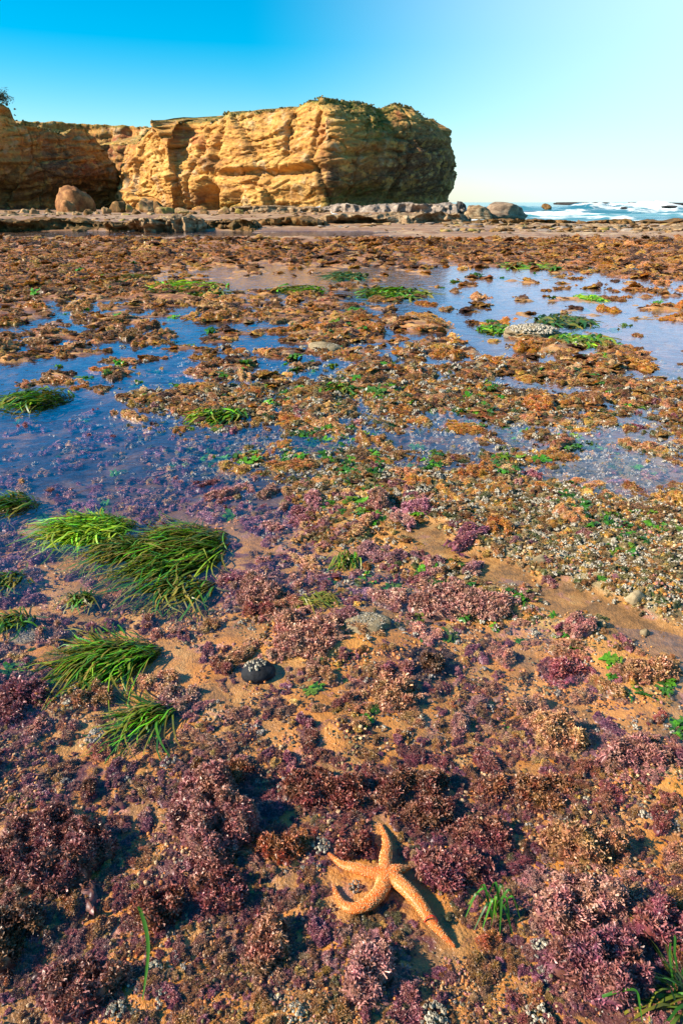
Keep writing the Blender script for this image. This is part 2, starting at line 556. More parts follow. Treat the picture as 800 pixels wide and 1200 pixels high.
# ------------------------------------------------------------------ algae shapes
def fronds(B, D, Ln, Wd, r):
    """Small forked fronds: 9 vertices, 3 quads each."""
    n = len(B)
    R = r.normal(size=(n, 3))
    S = np.cross(D, R); S /= np.linalg.norm(S, axis=1)[:, None] + 1e-9
    N = np.cross(S, D)
    l = Ln[:, None]; w = Wd[:, None]
    k1 = r.normal(size=(n, 1)) * 0.25
    mid = B + D * l * 0.5 + N * l * k1
    a = r.uniform(0.25, 0.7, (n, 1)); b = r.uniform(0.25, 0.7, (n, 1))
    n1 = r.normal(size=(n, 1)) * 0.35; n2_ = r.normal(size=(n, 1)) * 0.35
    T1 = mid + D * l * 0.5 - S * l * a + N * l * n1
    T2 = mid + D * l * 0.5 + S * l * b + N * l * n2_
    V = np.stack([B - S * w * .3, B + S * w * .3, mid - S * w * .6, mid + N * w * 0.2, mid + S * w * .6,
                  T1 - (S + N * .4) * w * .45, T1 + (S + N * .4) * w * .45, T2 - (S - N * .4) * w * .45, T2 + (S - N * .4) * w * .45], 1).reshape(-1, 3)
    o = (np.arange(n) * 9)[:, None]
    Q = np.concatenate([o + [0, 1, 4, 2], o + [2, 3, 6, 5], o + [3, 4, 8, 7]])
    tip = np.tile([0, 0, .45, .4, .45, 1, 1, 1, 1.], n)
    vary = np.repeat(r.uniform(0, 1, n) ** 1.5, 9)
    return V, Q, tip, vary

def clump_mesh(name, seed, w, dpt, h, size=0.011, dens=1.0, lobes=7, mat=None, rag=0.35, core=40):
    """A cushion of branching weed, w x dpt x h metres, made of lumpy lobes covered with fronds."""
    r = np.random.default_rng(seed)
    ls = []
    for k in range(lobes):
        an = r.uniform(0, 2 * math.pi); rr = math.sqrt(r.uniform(0, 1)) * 0.62
        ls.append((rr * math.cos(an), rr * math.sin(an), r.uniform(0.3, 0.52), r.uniform(0.55, 1.0)))
    off = r.uniform(0, 50)
    def hz(x, y):                          # unit coordinates
        z = np.full_like(x, -0.4)
        for cx, cy, rad, hh in ls:
            q = 1 - ((x - cx) ** 2 + (y - cy) ** 2) / rad ** 2
            z = np.maximum(z, hh * np.sign(q) * np.sqrt(np.abs(q)))
        s = max(w, dpt) / 2
        z = z + 0.60 * n2(x * s, y * s, 0.045, 1, off) + 0.34 * n2(x * s, y * s, 0.018, 1, off + 3) - 0.10
        z = z + rag * n2(x, y, 0.5, 2, off + 7)
        return z
    area = w * dpt
    n = int(dens * area * 3.2 / (size * size * 0.36))
    x = r.uniform(-1.1, 1.1, n); y = r.uniform(-1.1, 1.1, n)
    z = hz(x, y)
    k = z > 0.0
    x, y, z = x[k][:8000], y[k][:8000], z[k][:8000]
    e = 0.03
    gx = (hz(x + e, y) - hz(x - e, y)) / (2 * e) * h / (w / 2)
    gy = (hz(x, y + e) - hz(x, y - e)) / (2 * e) * h / (dpt / 2)
    N = np.stack([-gx, -gy, np.ones_like(gx)], -1)
    N /= np.linalg.norm(N, axis=1)[:, None]
    D = N + r.normal(size=N.shape) * 0.55 + np.array([0, 0, 0.15])
    D /= np.linalg.norm(D, axis=1)[:, None]
    B = np.stack([x * w / 2, y * dpt / 2, z * h], -1) - D * size * 0.35
    m = len(B)
    V1, Q1, t1, v1 = fronds(B, D, size * r.uniform(0.7, 1.5, m), size * r.uniform(0.28, 0.62, m), r)
    g = core
    gx, gy = np.meshgrid(np.linspace(-1.15, 1.15, g), np.linspace(-1.15, 1.15, g), indexing='ij')
    gz = hz(gx.ravel(), gy.ravel())
    gz = gz + 0.25 * n2(gx.ravel() * w / 2, gy.ravel() * dpt / 2, 0.009, 1, off + 11)
    V2 = np.stack([gx.ravel() * w / 2, gy.ravel() * dpt / 2, np.maximum(gz, -0.5) * h - size * 0.4], -1)
    Q2 = grid_faces(g, g)
    Q2 = Q2[(gz[Q2] > -0.2).any(1)]
    V = np.concatenate([V1, V2])
    return mesh_np(name, V, np.concatenate([Q1, Q2 + len(V1)]), [mat or M_ALGAE], attrs={'tip': np.concatenate([t1, np.zeros(len(V2))]), 'vary': np.concatenate([v1, np.zeros(len(V2))])})

C_PURPLE, C_MAROON, C_MAUVE = (0.195, 0.060, 0.088), (0.175, 0.040, 0.036), (0.27, 0.115, 0.15)
C_PINK, C_BROWN, C_RUST, C_DARK = (0.40, 0.18, 0.115), (0.195, 0.078, 0.024), (0.36, 0.130, 0.026), (0.075, 0.032, 0.022)
C_OCHRE = (0.42, 0.22, 0.06)
def jit(c, a=0.18):
    k = 1 + random.uniform(-a, a)
    return tuple(max(0.005, v * k * (1 + random.uniform(-a, a) * 0.5)) for v in c) + (1.0,)
def blend(a, b, t):
    return tuple(x * (1 - t) + y * t for x, y in zip(a, b))

# clumps one can point at: px, py, width px, height px (of the outline), height m, colour, label
BIG = [
 (52, 985, 150, 120, 0.085, blend(C_PURPLE, C_BROWN, .3), 'widest purple brown coralline mound, reaching in from the left edge over orange sand'),
 (243, 952, 125, 125, 0.10, blend(C_PURPLE, C_PINK, .35), 'big pale purple coralline mound up and left of the orange sea star'),
 (187, 1052, 78, 58, 0.06, C_MAROON, 'dark maroon coralline cushion at the top end of the single green blade'),
 (262, 1040, 95, 62, 0.06, blend(C_PURPLE, C_MAROON, .5), 'purple maroon coralline cushion under the big pale purple mound'),
 (102, 1142, 130, 78, 0.07, blend(C_PURPLE, C_BROWN, .35), 'purple coralline mound with brown fringe left of the single green blade'),
 (18, 1085, 90, 100, 0.06, C_DARK, 'dark brown coralline clump on the left edge below the widest mound'),
 (312, 1100, 90, 85, 0.06, blend(C_PURPLE, C_OCHRE, .35), 'tan and purple coralline clump speckled with barnacles left of the bright lilac clump'),
 (432, 1130, 82, 80, 0.075, blend(C_MAUVE, C_PINK, .4), 'bright lilac coralline clump below the curled arm of the sea star'),
 (385, 920, 118, 60, 0.055, C_MAROON, 'dark maroon coralline bank above and left of the sea star'),
 (283, 892, 72, 55, 0.05, blend(C_MAROON, C_BROWN, .4), 'brownish maroon clump just behind the big pale purple mound'),
 (485, 925, 100, 90, 0.06, blend(C_MAROON, C_DARK, .4), 'very dark maroon coralline bank above the upright arm of the sea star'),
 (648, 852, 86, 56, 0.075, blend(C_PINK, C_OCHRE, .25), 'sunlit pinkish tan coralline mound standing alone on orange sand'),
 (742, 885, 86, 44, 0.05, blend(C_PURPLE, C_PINK, .3), 'low purple coralline cushion right of the sunlit pinkish tan mound'),
 (622, 915, 120, 66, 0.05, blend(C_MAROON, C_BROWN, .5), 'brown maroon coralline bank below the sunlit pinkish tan mound'),
 (683, 985, 95, 62, 0.085, blend(C_PINK, C_BROWN, .5), 'tall knobbly tan coralline head above the long pink purple bank'),
 (676, 1050, 120, 82, 0.08, blend(C_MAUVE, C_PINK, .5), 'long pink purple coralline bank at the right of the small grass tuft'),
 (700, 1130, 130, 96, 0.08, C_PURPLE, 'deep purple coralline bank below the long pink purple one'),
 (775, 1075, 70, 76, 0.06, blend(C_PURPLE, C_MAROON, .3), 'purple coralline clump on the right edge'),
 (535, 1012, 92, 66, 0.055, blend(C_PURPLE, C_MAROON, .4), 'purple coralline cushion touching the short stub of the sea star'),
 (418, 985, 52, 40, 0.045, C_MAROON, 'small maroon clump between the left arm and the upright arm of the sea star'),
 (565, 965, 92, 52, 0.05, blend(C_MAROON, C_PURPLE, .3), 'maroon coralline clump up and right of the sea star'),
 (335, 985, 62, 36, 0.05, (0.24, 0.062, 0.026), 'rusty red clump right of the big pale purple mound'),
 (352, 742, 86, 66, 0.06, blend(C_PINK, C_MAUVE, .3), 'pink coralline mound above the black stone with barnacles'),
 (452, 806, 74, 44, 0.05, blend(C_PINK, C_BROWN, .3), 'tan pink coralline cushion right of the black stone'),
 (545, 700, 150, 44, 0.06, blend(C_PINK, C_MAUVE, .5), 'long pinkish coralline bank by the diagonal sandy channel'),
 (505, 770, 36, 26, 0.055, C_DARK, 'small dark knob of weed alone on pale sand'),
 (300, 690, 60, 40, 0.05, blend(C_MAUVE, C_PINK, .5), 'mauve coralline cushion right of the biggest surfgrass patch'),
 (665, 778, 44, 24, 0.045, (0.28, 0.07, 0.09), 'crimson coralline tuft on the sand above the sunlit tan mound'),
 (760, 782, 60, 28, 0.04, blend(C_PINK, C_BROWN, .4), 'tan coralline cushion right of the crimson tuft'),
 (20, 810, 60, 60, 0.06, C_PURPLE, 'purple coralline clump on the left edge beside the dark surfgrass'),
]
taken = []
def place_clump(px, py, wpx, hpx, hm, col, label, seed, name='coralline_clump', cat='seaweed clump', group=None, size=0.011):
    c = at(px, py, 0.02)
    dep = c[1] * CT + H * ST
    w = wpx * dep / F * 1.05
    a, b = at(px, py - hpx / 2, 0.0), at(px, py + hpx / 2, 0.0)
    dp = max(0.06, (a[1] - b[1]) * 0.92)
    z = float(terrain(np.array([c[0]]), np.array([c[1]]))[0])
    me = clump_mesh(name, seed, w, dp, hm * 0.68, size=size, lobes=9)
    o = link(name, me, loc=(c[0], c[1], min(z, 0.0) + 0.004))
    o.rotation_euler = (0, 0, random.uniform(-0.25, 0.25))
    o.color = jit(col, 0.05)
    tag(o, label, cat, group)
    taken.append((c[0], c[1], 0.38 * max(w, dp)))
    return o
for i, (px, py, w, h, hm, col, lab) in enumerate(BIG):
    place_clump(px, py, w, h, hm, col, lab, 100 + i, size=0.0085 if py > 830 else 0.011)

# shared cushions for the smaller individuals
SHARED = [clump_mesh('coralline_clump', 300 + k, 0.16, 0.13, 0.05, size=0.0085, lobes=5 + k % 4, rag=0.5) for k in range(8)]
SHARED_FINE = [clump_mesh('rockweed_clump', 330 + k, 0.16, 0.13, 0.05, size=0.0055, lobes=6 + k % 4, rag=0.7, dens=0.6) for k in range(7)]
def shared_clump(name, x, y, w, hgt, col, label, cat, group, zoff=0.0):
    z = float(terrain(np.array([x]), np.array([y]))[0])
    o = link(name, random.choice(SHARED_FINE if name == 'rockweed_clump' else SHARED), loc=(x, y, z + zoff))
    s = w / 0.16
    o.scale = (s * random.uniform(0.9, 1.3), s * random.uniform(0.7, 1.1), hgt / 0.05)
    o.rotation_euler = (random.uniform(-.1, .1), random.uniform(-.1, .1), random.uniform(0, 6.28))
    o.color = jit(col)
    return tag(o, label, cat, group)

def free(x, y, rad):
    if float(chan(np.array([x]), np.array([y]))[0]) > 0.3 or grass_bed(np.array([x]), np.array([y]))[0]: return False
    return all((x - a) ** 2 + (y - b) ** 2 > (rad + c) ** 2 for a, b, c in taken)

c = at(305, 787); taken.append((c[0], c[1], 0.085))
# keep the sea star's bed open
for q in ((452, 1020), (450, 985), (410, 1012), (415, 1050), (490, 1052), (520, 1090), (398, 1040)):
    c = at(*q); taken.append((c[0], c[1], 0.035))

LANDMARKS = [(52, 985, 'the widest purple brown mound'), (243, 952, 'the big pale purple mound'), (432, 1130, 'the bright lilac clump'), (452, 1020, 'the sea star'),
 (580, 1065, 'the small near grass tuft'), (648, 852, 'the sunlit pinkish tan mound'), (676, 1050, 'the long pink purple bank'), (700, 1130, 'the deep purple bank'),
 (102, 1142, 'the brown fringed purple mound'), (170, 1110, 'the single green blade'), (312, 1100, 'the barnacle speckled clump'), (335, 985, 'the rusty red clump'),
 (303, 787, 'the black barnacled stone'), (352, 742, 'the pink coralline mound'), (545, 700, 'the long pinkish bank'), (445, 731, 'the pale barnacled hump'), (665, 778, 'the crimson tuft'),
 (155, 762, 'the dark combed surfgrass'), (200, 655, 'the biggest surfgrass patch'), (100, 617, 'the bright green surfgrass'), (408, 655, 'the lone rounded grass tuft'),
 (32, 590, 'the left edge surfgrass tuft'), (60, 468, 'the long grass in the blue pool'), (265, 487, 'the bright green bed corner'), (400, 457, 'the green patch left of centre'),
 (380, 409, 'the low pale rock'), (622, 392, 'the barnacled pool rock'), (655, 377, 'the blackish green tuft'), (465, 344, 'the green bank between far pools'), (228, 345, 'the far green grass strips'),
 (742, 712, 'the white stone'), (740, 680, 'the green weed streaks'), (632, 666, 'the white shell lump'), (505, 770, 'the small dark knob'), (742, 885, 'the low purple right cushion'), (485, 925, 'the darkest maroon bank'), (192, 830, 'the smaller dark grass tuft'), (452, 806, 'the tan pink cushion')]
COLNAME = [('maroon', C_MAROON), ('purple', C_PURPLE), ('mauve', C_MAUVE), ('pinkish', C_PINK), ('dark brown', C_BROWN), ('rust brown', C_RUST), ('ochre', C_OCHRE), ('blackish', C_DARK)]
individuals = []
def colour_word(c):
    return min(COLNAME, key=lambda q: sum((math.log(a + .02) - math.log(b + .02)) ** 2 for a, b in zip(q[1], c)))[0]
def describe(px, py, wpx, col, noun):
    lx, ly, name = min(LANDMARKS, key=lambda m: (m[0] - px) ** 2 + (1.6 * (m[1] - py)) ** 2)
    dx, dy = px - lx, (py - ly) * 1.6
    dist = math.hypot(dx, dy)
    how = 'close' if dist < 55 else ('' if dist < 110 else 'well')
    ang = math.degrees(math.atan2(-dy, dx)) % 360
    side = ['right of', 'up-right of', 'above', 'up-left of', 'left of', 'down-left of', 'below', 'down-right of'][int((ang + 22.5) // 45) % 8]
    if how == 'close' and side in ('up-right of', 'right of', 'left of', 'up-left of', 'down-left of', 'down-right of'): how = 'just'
    if how == 'close': how = 'just'
    size = 'tiny' if wpx < 24 else 'small' if wpx < 34 else 'medium' if wpx < 46 else 'broad'
    return ' '.join(f'{size} {colour_word(col)} {noun} {how} {side} {name}'.split())

n_small = 0
for _ in range(9000):
    if n_small >= 230: break
    py = random.uniform(560, 1205); px = random.uniform(-10, 810)
    c = at(px, py)
    if random.random() > float(field(PUR, np.array([c[0]]), np.array([c[1]]))[0]) ** 1.3: continue
    dep = c[1] * CT + H * ST
    wpx = random.uniform(22, 58)
    w = wpx * dep / F
    if not free(c[0], c[1], w * 0.36): continue
    taken.append((c[0], c[1], w * 0.36))
    n_small += 1
    if py > 860:
        col = random.choice([C_MAROON, C_PURPLE, C_MAROON, C_BROWN, C_BROWN, blend(C_PINK, C_BROWN, .5), blend(C_MAROON, C_RUST, .5)])
    elif py > 700:
        col = random.choice([C_PURPLE, C_MAROON, blend(C_PINK, C_BROWN, .4), blend(C_PINK, C_MAUVE, .4), blend(C_BROWN, C_PINK, .3)])
    else:
        col = random.choice([C_MAUVE, C_PURPLE, blend(C_PINK, C_MAUVE, .5), C_MAUVE, blend(C_PINK, C_OCHRE, .3)])
    o = shared_clump('coralline_clump', c[0], c[1], w, w * random.uniform(0.13, 0.23), col, 'x', 'seaweed clump', 'small coralline clumps on the sand')
    individuals.append((o, px, py, describe(px, py, wpx, col, 'coralline tuft')))

# brown rockweed cushions on the middle flat
n_b, tries = 0, 0
while n_b < 290 and tries < 20000:
    tries += 1
    py = random.uniform(345, 640); px = random.uniform(-10, 810)
    c = at(px, py)
    f = float(field(BRO, np.array([c[0]]), np.array([c[1]]))[0])
    if random.random() > f ** 1.2: continue
    dep = c[1] * CT + H * ST
    wpx = random.uniform(24, 72) * (0.55 + 0.45 * (py - 345) / 300)
    w = wpx * dep / F
    if not free(c[0], c[1], w * 0.36): continue
    if float(terrain(c[None, 0], c[None, 1])[0]) < -0.02: continue
    taken.append((c[0], c[1], w * 0.36))
    n_b += 1
    col = random.choice([C_RUST, C_RUST, C_BROWN, blend(C_RUST, C_OCHRE, .5), blend(C_PINK, C_RUST, .4), C_BROWN, blend(C_BROWN, C_DARK, .5), blend(C_PINK, C_OCHRE, .5)])
    o = shared_clump('rockweed_clump', c[0], c[1], w, min(0.06, w * random.uniform(0.08, 0.15)), col, 'x', 'seaweed clump', 'weed cushions on the middle flat')
    individuals.append((o, px, py, describe(px, py, wpx, col, 'weed cushion')))
by_label = {}
for it in individuals:
    by_label.setdefault(it[3], []).append(it)
for lab, its in by_label.items():
    if len(its) == 1: words_ = ['']
    elif len(its) == 2:
        if abs(its[0][2] - its[1][2]) > 8:
            its.sort(key=lambda q: -q[2]); words_ = [', nearer of two', ', farther of two']
        else:
            its.sort(key=lambda q: q[1]); words_ = [', left of two', ', right of two']
    elif len(its) <= 6:
        its.sort(key=lambda q: q[1])
        nth = ['leftmost', 'second', 'third', 'fourth', 'fifth', 'sixth'][:len(its) - 1] + ['rightmost']
        words_ = [f', {q} of {["three", "four", "five", "six"][len(its) - 3]}' for q in nth]
    else: words_ = [''] * len(its)
    for it, w_ in zip(its, words_):
        t_ = (lab + w_).split()
        it[0]['label'] = ' '.join(t_[max(0, len(t_) - 16):])

# ------------------------------------------------------------------ ground cover (uncountable): points that carry small weed
HID = bpy.data.collections.new('cover_shapes')
def gn_scatter(name, P, S, R, idx, tint, protos, label):
    me = bpy.data.meshes.new(name)
    me.vertices.add(len(P))
    me.vertices.foreach_set('co', np.asarray(P, np.float32).ravel())
    def at_(nm, typ, key, arr):
        a = me.attributes.new(nm, typ, 'POINT'); a.data.foreach_set(key, np.asarray(arr).ravel())
    at_('sc', 'FLOAT_VECTOR', 'vector', np.asarray(S, np.float32))
    at_('ro', 'FLOAT_VECTOR', 'vector', np.asarray(R, np.float32))
    at_('ix', 'INT', 'value', np.asarray(idx, np.int32))
    t4 = np.ones((len(P), 4), np.float32); t4[:, :3] = tint
    at_('tint', 'FLOAT_COLOR', 'color', t4)
    o = link(name, me)
    ng = bpy.data.node_groups.new(name, 'GeometryNodeTree')
    ng.interface.new_socket('Geometry', in_out='INPUT', socket_type='NodeSocketGeometry')
    ng.interface.new_socket('Geometry', in_out='OUTPUT', socket_type='NodeSocketGeometry')
    N = ng.nodes
    gi, go = N.new('NodeGroupInput'), N.new('NodeGroupOutput')
    m2p = N.new('GeometryNodeMeshToPoints')
    ins = N.new('GeometryNodeInstanceOnPoints')
    ins.inputs['Pick Instance'].default_value = True
    g2i = N.new('GeometryNodeGeometryToInstance')
    for p in reversed(protos):
        oi = N.new('GeometryNodeObjectInfo'); oi.inputs['Object'].default_value = p
        oi.inputs['As Instance'].default_value = True
        ng.links.new(oi.outputs['Geometry'], g2i.inputs[0])
    def na(nm, typ):
        a = N.new('GeometryNodeInputNamedAttribute'); a.data_type = typ; a.inputs['Name'].default_value = nm
        return a.outputs['Attribute']
    ng.links.new(gi.outputs[0], m2p.inputs['Mesh'])
    ng.links.new(m2p.outputs[0], ins.inputs['Points'])
    ng.links.new(g2i.outputs[0], ins.inputs['Instance'])
    ng.links.new(na('ix', 'INT'), ins.inputs['Instance Index'])
    ng.links.new(na('ro', 'FLOAT_VECTOR'), ins.inputs['Rotation'])
    ng.links.new(na('sc', 'FLOAT_VECTOR'), ins.inputs['Scale'])
    ng.links.new(ins.outputs[0], go.inputs[0])
    md = o.modifiers.new('scatter', 'NODES'); md.node_group = ng
    return tag(o, label, kind='stuff')

def proto(name, me):
    o = bpy.data.objects.new(name, me); HID.objects.link(o); return o

TUFTS = [proto('small_tuft', clump_mesh('small_tuft', 500 + k, 0.10, 0.09, 0.035, size=0.0075, lobes=3 + k % 3, mat=M_ALGAE_I, rag=0.6, dens=0.7, core=18)) for k in range(6)]

def frustums(P, R, Hh, r, tilt=0.2, sides=6):
    """Barnacles: little cut cones with a dark mouth."""
    n = len(P)
    an = np.arange(sides) / sides * 2 * math.pi
    ph = r.uniform(0, 6.28, n)
    ax = r.normal(size=(n, 2)) * tilt
    V, tip = [], []
    for rad, zz, t in ((1.0, 0.0, 0), (0.55, 1.0, 0), (0.40, 0.95, 1), (0.2, 0.55, 1)):
        q = np.stack([np.cos(an[None] + ph[:, None]) * rad * R[:, None] + P[:, :1] + ax[:, :1] * zz * Hh[:, None],
                      np.sin(an[None] + ph[:, None]) * rad * R[:, None] + P[:, 1:2] + ax[:, 1:] * zz * Hh[:, None],
                      np.repeat((P[:, 2] + zz * Hh)[:, None], sides, 1)], -1)
        V.append(q); tip.append(np.full((n, sides), t))
    V = np.stack(V, 1); tip = np.stack(tip, 1)          # n,4,sides
    o = (np.arange(n) * 4 * sides)[:, None, None]
    lv = np.arange(3)[None, :, None] * sides
    s = np.arange(sides)[None, None, :]; s2 = (s + 1) % sides
    Q = np.stack([o + lv + s, o + lv + s2, o + lv + sides + s2, o + lv + sides + s], -1).reshape(-1, 4)
    return V.reshape(-1, 3), Q, tip.ravel().astype(float)

def barnacle_patch(name, seed, n=26, R=0.03):
    r = np.random.default_rng(seed)
    a = r.uniform(0, 6.28, n); q = np.sqrt(r.uniform(0, 1, n)) * R
    P = np.stack([q * np.cos(a), q * np.sin(a), 0.012 * (1 - (q / R) ** 2)], -1)
    Rr = r.uniform(0.003, 0.0065, n)
    V, Q, t = frustums(P, Rr, Rr * r.uniform(0.8, 1.3, n), r)
    return mesh_np(name, V, Q, [M_BARN], False, attrs={'tip': t})
BPATCH = [barnacle_patch('barnacle_cluster', 40 + k, 14 + 8 * k) for k in range(4)]
BPROTO = [proto('barnacle_bits', barnacle_patch('barnacle_bits', 60 + k, 3 + 3 * k, 0.02)) for k in range(4)]

def cover(name, n, py0, py1, M, power, size_px, flat, cols, protos, label, base=0.162, zmin=-1, zmax=1, seed=0, tilt=0.25):
    r = np.random.default_rng(seed)
    py = r.uniform(py0, py1, n * 4); px = r.uniform(-160, 960, n * 4)
    c = at(px, py)
    x, y = c[:, 0], c[:, 1]
    keep = r.uniform(0, 1, len(x)) < np.clip(field(M, x, y) if not callable(M) else M(x, y), 0, 1) ** power * (1 - chan(x, y)) * (1 - near_star(x, y)) * (1 - 0.92 * grass_bed(x, y))
    x, y = x[keep][:n], y[keep][:n]
    z = terrain(x, y)
    k = (z > zmin) & (z < zmax)
    x, y, z = x[k], y[k], z[k]
    m = len(x)
    dep = y * CT + H * ST
    w = r.uniform(*size_px, m) * (dep / F)
    s = w / base
    S = np.stack([s, s * r.uniform(.8, 1.2, m), s * r.uniform(*flat, m)], -1)
    R = np.stack([r.normal(size=m) * tilt, r.normal(size=m) * tilt, r.uniform(0, 6.28, m)], -1)
    cols = np.array(cols)
    t = cols[r.integers(0, len(cols), m)] * r.uniform(0.7, 1.35, (m, 1))
    gn_scatter(name, np.stack([x, y, z], -1), S, R, r.integers(0, len(protos), m), t, protos, label)

NEARP = [C_MAROON, blend(C_MAROON, C_PURPLE, .5), C_PURPLE, C_BROWN, C_BROWN, C_DARK, blend(C_RUST, C_BROWN, .5), C_OCHRE]
FARTUFTS = [proto('far_tuft', clump_mesh('far_tuft', 540 + k, 0.10, 0.09, 0.035, size=0.0045, lobes=4 + k % 3, mat=M_ALGAE_I, rag=0.6, dens=0.5, core=18)) for k in range(5)]
cover('coralline_turf', 3600, 690, 1230, lambda x, y: 0.03 + 0.7 * field(PUR, x, y) * smooth(-0.25, 0.35, n2(x, y, 0.22, 2, 6.6)), 1.0, (7, 20), (0.4, 0.8), NEARP, TUFTS, 'low turf of purple and brown coralline weed on the sand', base=0.10, seed=1)
MIDP = [C_MAUVE, C_PURPLE, blend(C_MAUVE, C_PINK, .5), blend(C_PINK, C_OCHRE, .5), C_BROWN, C_PURPLE]
cover('submerged_turf', 3600, 470, 700, lambda x, y: field(PUR, x, y) * (0.35 + 0.65 * smooth(3.6, 3.0, y)) * smooth(-0.35, 0.2, n2(x, y, 0.3, 2, 41.0)), 1.0, (7, 22), (0.4, 0.9), MIDP, TUFTS, 'mauve coralline turf lying in the shallows', base=0.10, seed=2)
def fringe():
    r = np.random.default_rng(19)
    P, S, Rr, T = [], [], [], []
    for (px, py, wp, hp, hm, col, lab) in BIG:
        for k in range(int(34 * (wp * hp / 7000) ** 0.5) + 10):
            a = r.uniform(0, 6.28); q = r.uniform(0.78, 1.35)
            c = at(px + math.cos(a) * q * wp / 2, py + math.sin(a) * q * hp / 2)
            if near_star(c[:1], c[1:2])[0] or chan(c[:1], c[1:2])[0] > 0.3: continue
            dep = c[1] * CT + H * ST
            s_ = r.uniform(10, 26) * dep / F / 0.10
            P.append([c[0], c[1], float(terrain(c[:1], c[1:2])[0])]); S.append([s_, s_, s_ * r.uniform(.35, .75)])
            Rr.append([r.normal() * .2, r.normal() * .2, r.uniform(0, 6.28)]); T.append(np.array(col) * r.uniform(.75, 1.25))
    for k in range(420):
        a = r.uniform(0, 6.28); q = math.sqrt(r.uniform(0, 1)) * 0.30
        x, y = STAR_C[0] + q * math.cos(a), STAR_C[1] + q * math.sin(a)
        if near_star(np.array([x]), np.array([y]))[0] or n2(np.array([x]), np.array([y]), 0.09, 2, 3.3)[0] < -0.1: continue
        s_ = r.uniform(0.018, 0.045) / 0.10
        P.append([x, y, float(terrain(np.array([x]), np.array([y]))[0])]); S.append([s_, s_, s_ * r.uniform(.35, .6)])
        Rr.append([r.normal() * .2, r.normal() * .2, r.uniform(0, 6.28)]); T.append(np.array([C_DARK, C_MAROON, C_BROWN, (0.09, 0.075, 0.02), C_PURPLE][r.integers(0, 5)]) * r.uniform(.7, 1.2))
    gn_scatter('coralline_fringe', P, S, Rr, r.integers(0, 6, len(P)), np.array(T), TUFTS, 'low coralline fringe creeping out from the large mounds over the sand')
fringe()
BRP = [C_RUST, C_BROWN, C_BROWN, C_BROWN, C_DARK, blend(C_PINK, C_RUST, .5), blend(C_OCHRE, C_BROWN, .4), C_OCHRE, C_DARK, blend(C_PINK, C_OCHRE, .5), (0.42, 0.25, 0.13)]
cover('brown_turf', 10500, 335, 640, BRO, 1.1, (6, 22), (0.2, 0.42), BRP, FARTUFTS, 'rust brown weed turf of the middle flat', base=0.10, zmin=-0.004, seed=3)
FARP = [blend(C_RUST, C_PINK, .4), C_BROWN, blend(C_PINK, C_RUST, .3), C_RUST, C_OCHRE, C_DARK]
cover('far_turf', 9000, 281, 345, BRO, 1.0, (6, 20), (0.2, 0.4), FARP, FARTUFTS, 'brown weed turf of the far flat', base=0.10, zmin=0.0, seed=4)
cover('bed_turf', 5000, 430, 730, BAR, 1.0, (6, 16), (0.4, 0.8), [C_OCHRE, (0.12, 0.09, 0.04), C_BROWN, (0.22, 0.16, 0.07), (0.07, 0.09, 0.025)], TUFTS, 'olive weed turf on the barnacle bed', base=0.10, seed=5)
cover('barnacle_scatter', 5000, 400, 760, BAR, 1.0, (5, 12), (0.7, 1.2), [(1, 1, 1)], BPROTO, 'pale barnacles and shell bits over the bed', base=0.04, seed=6)
cover('barnacle_specks', 550, 760, 1220, lambda x, y: 0.4 * smooth(0.0, 0.4, n2(x, y, 0.2, 2, 12.1)), 1.0, (7, 15), (0.7, 1.2), [(1, 1, 1)], BPROTO, 'pale barnacle specks on the sand', base=0.04, seed=7)

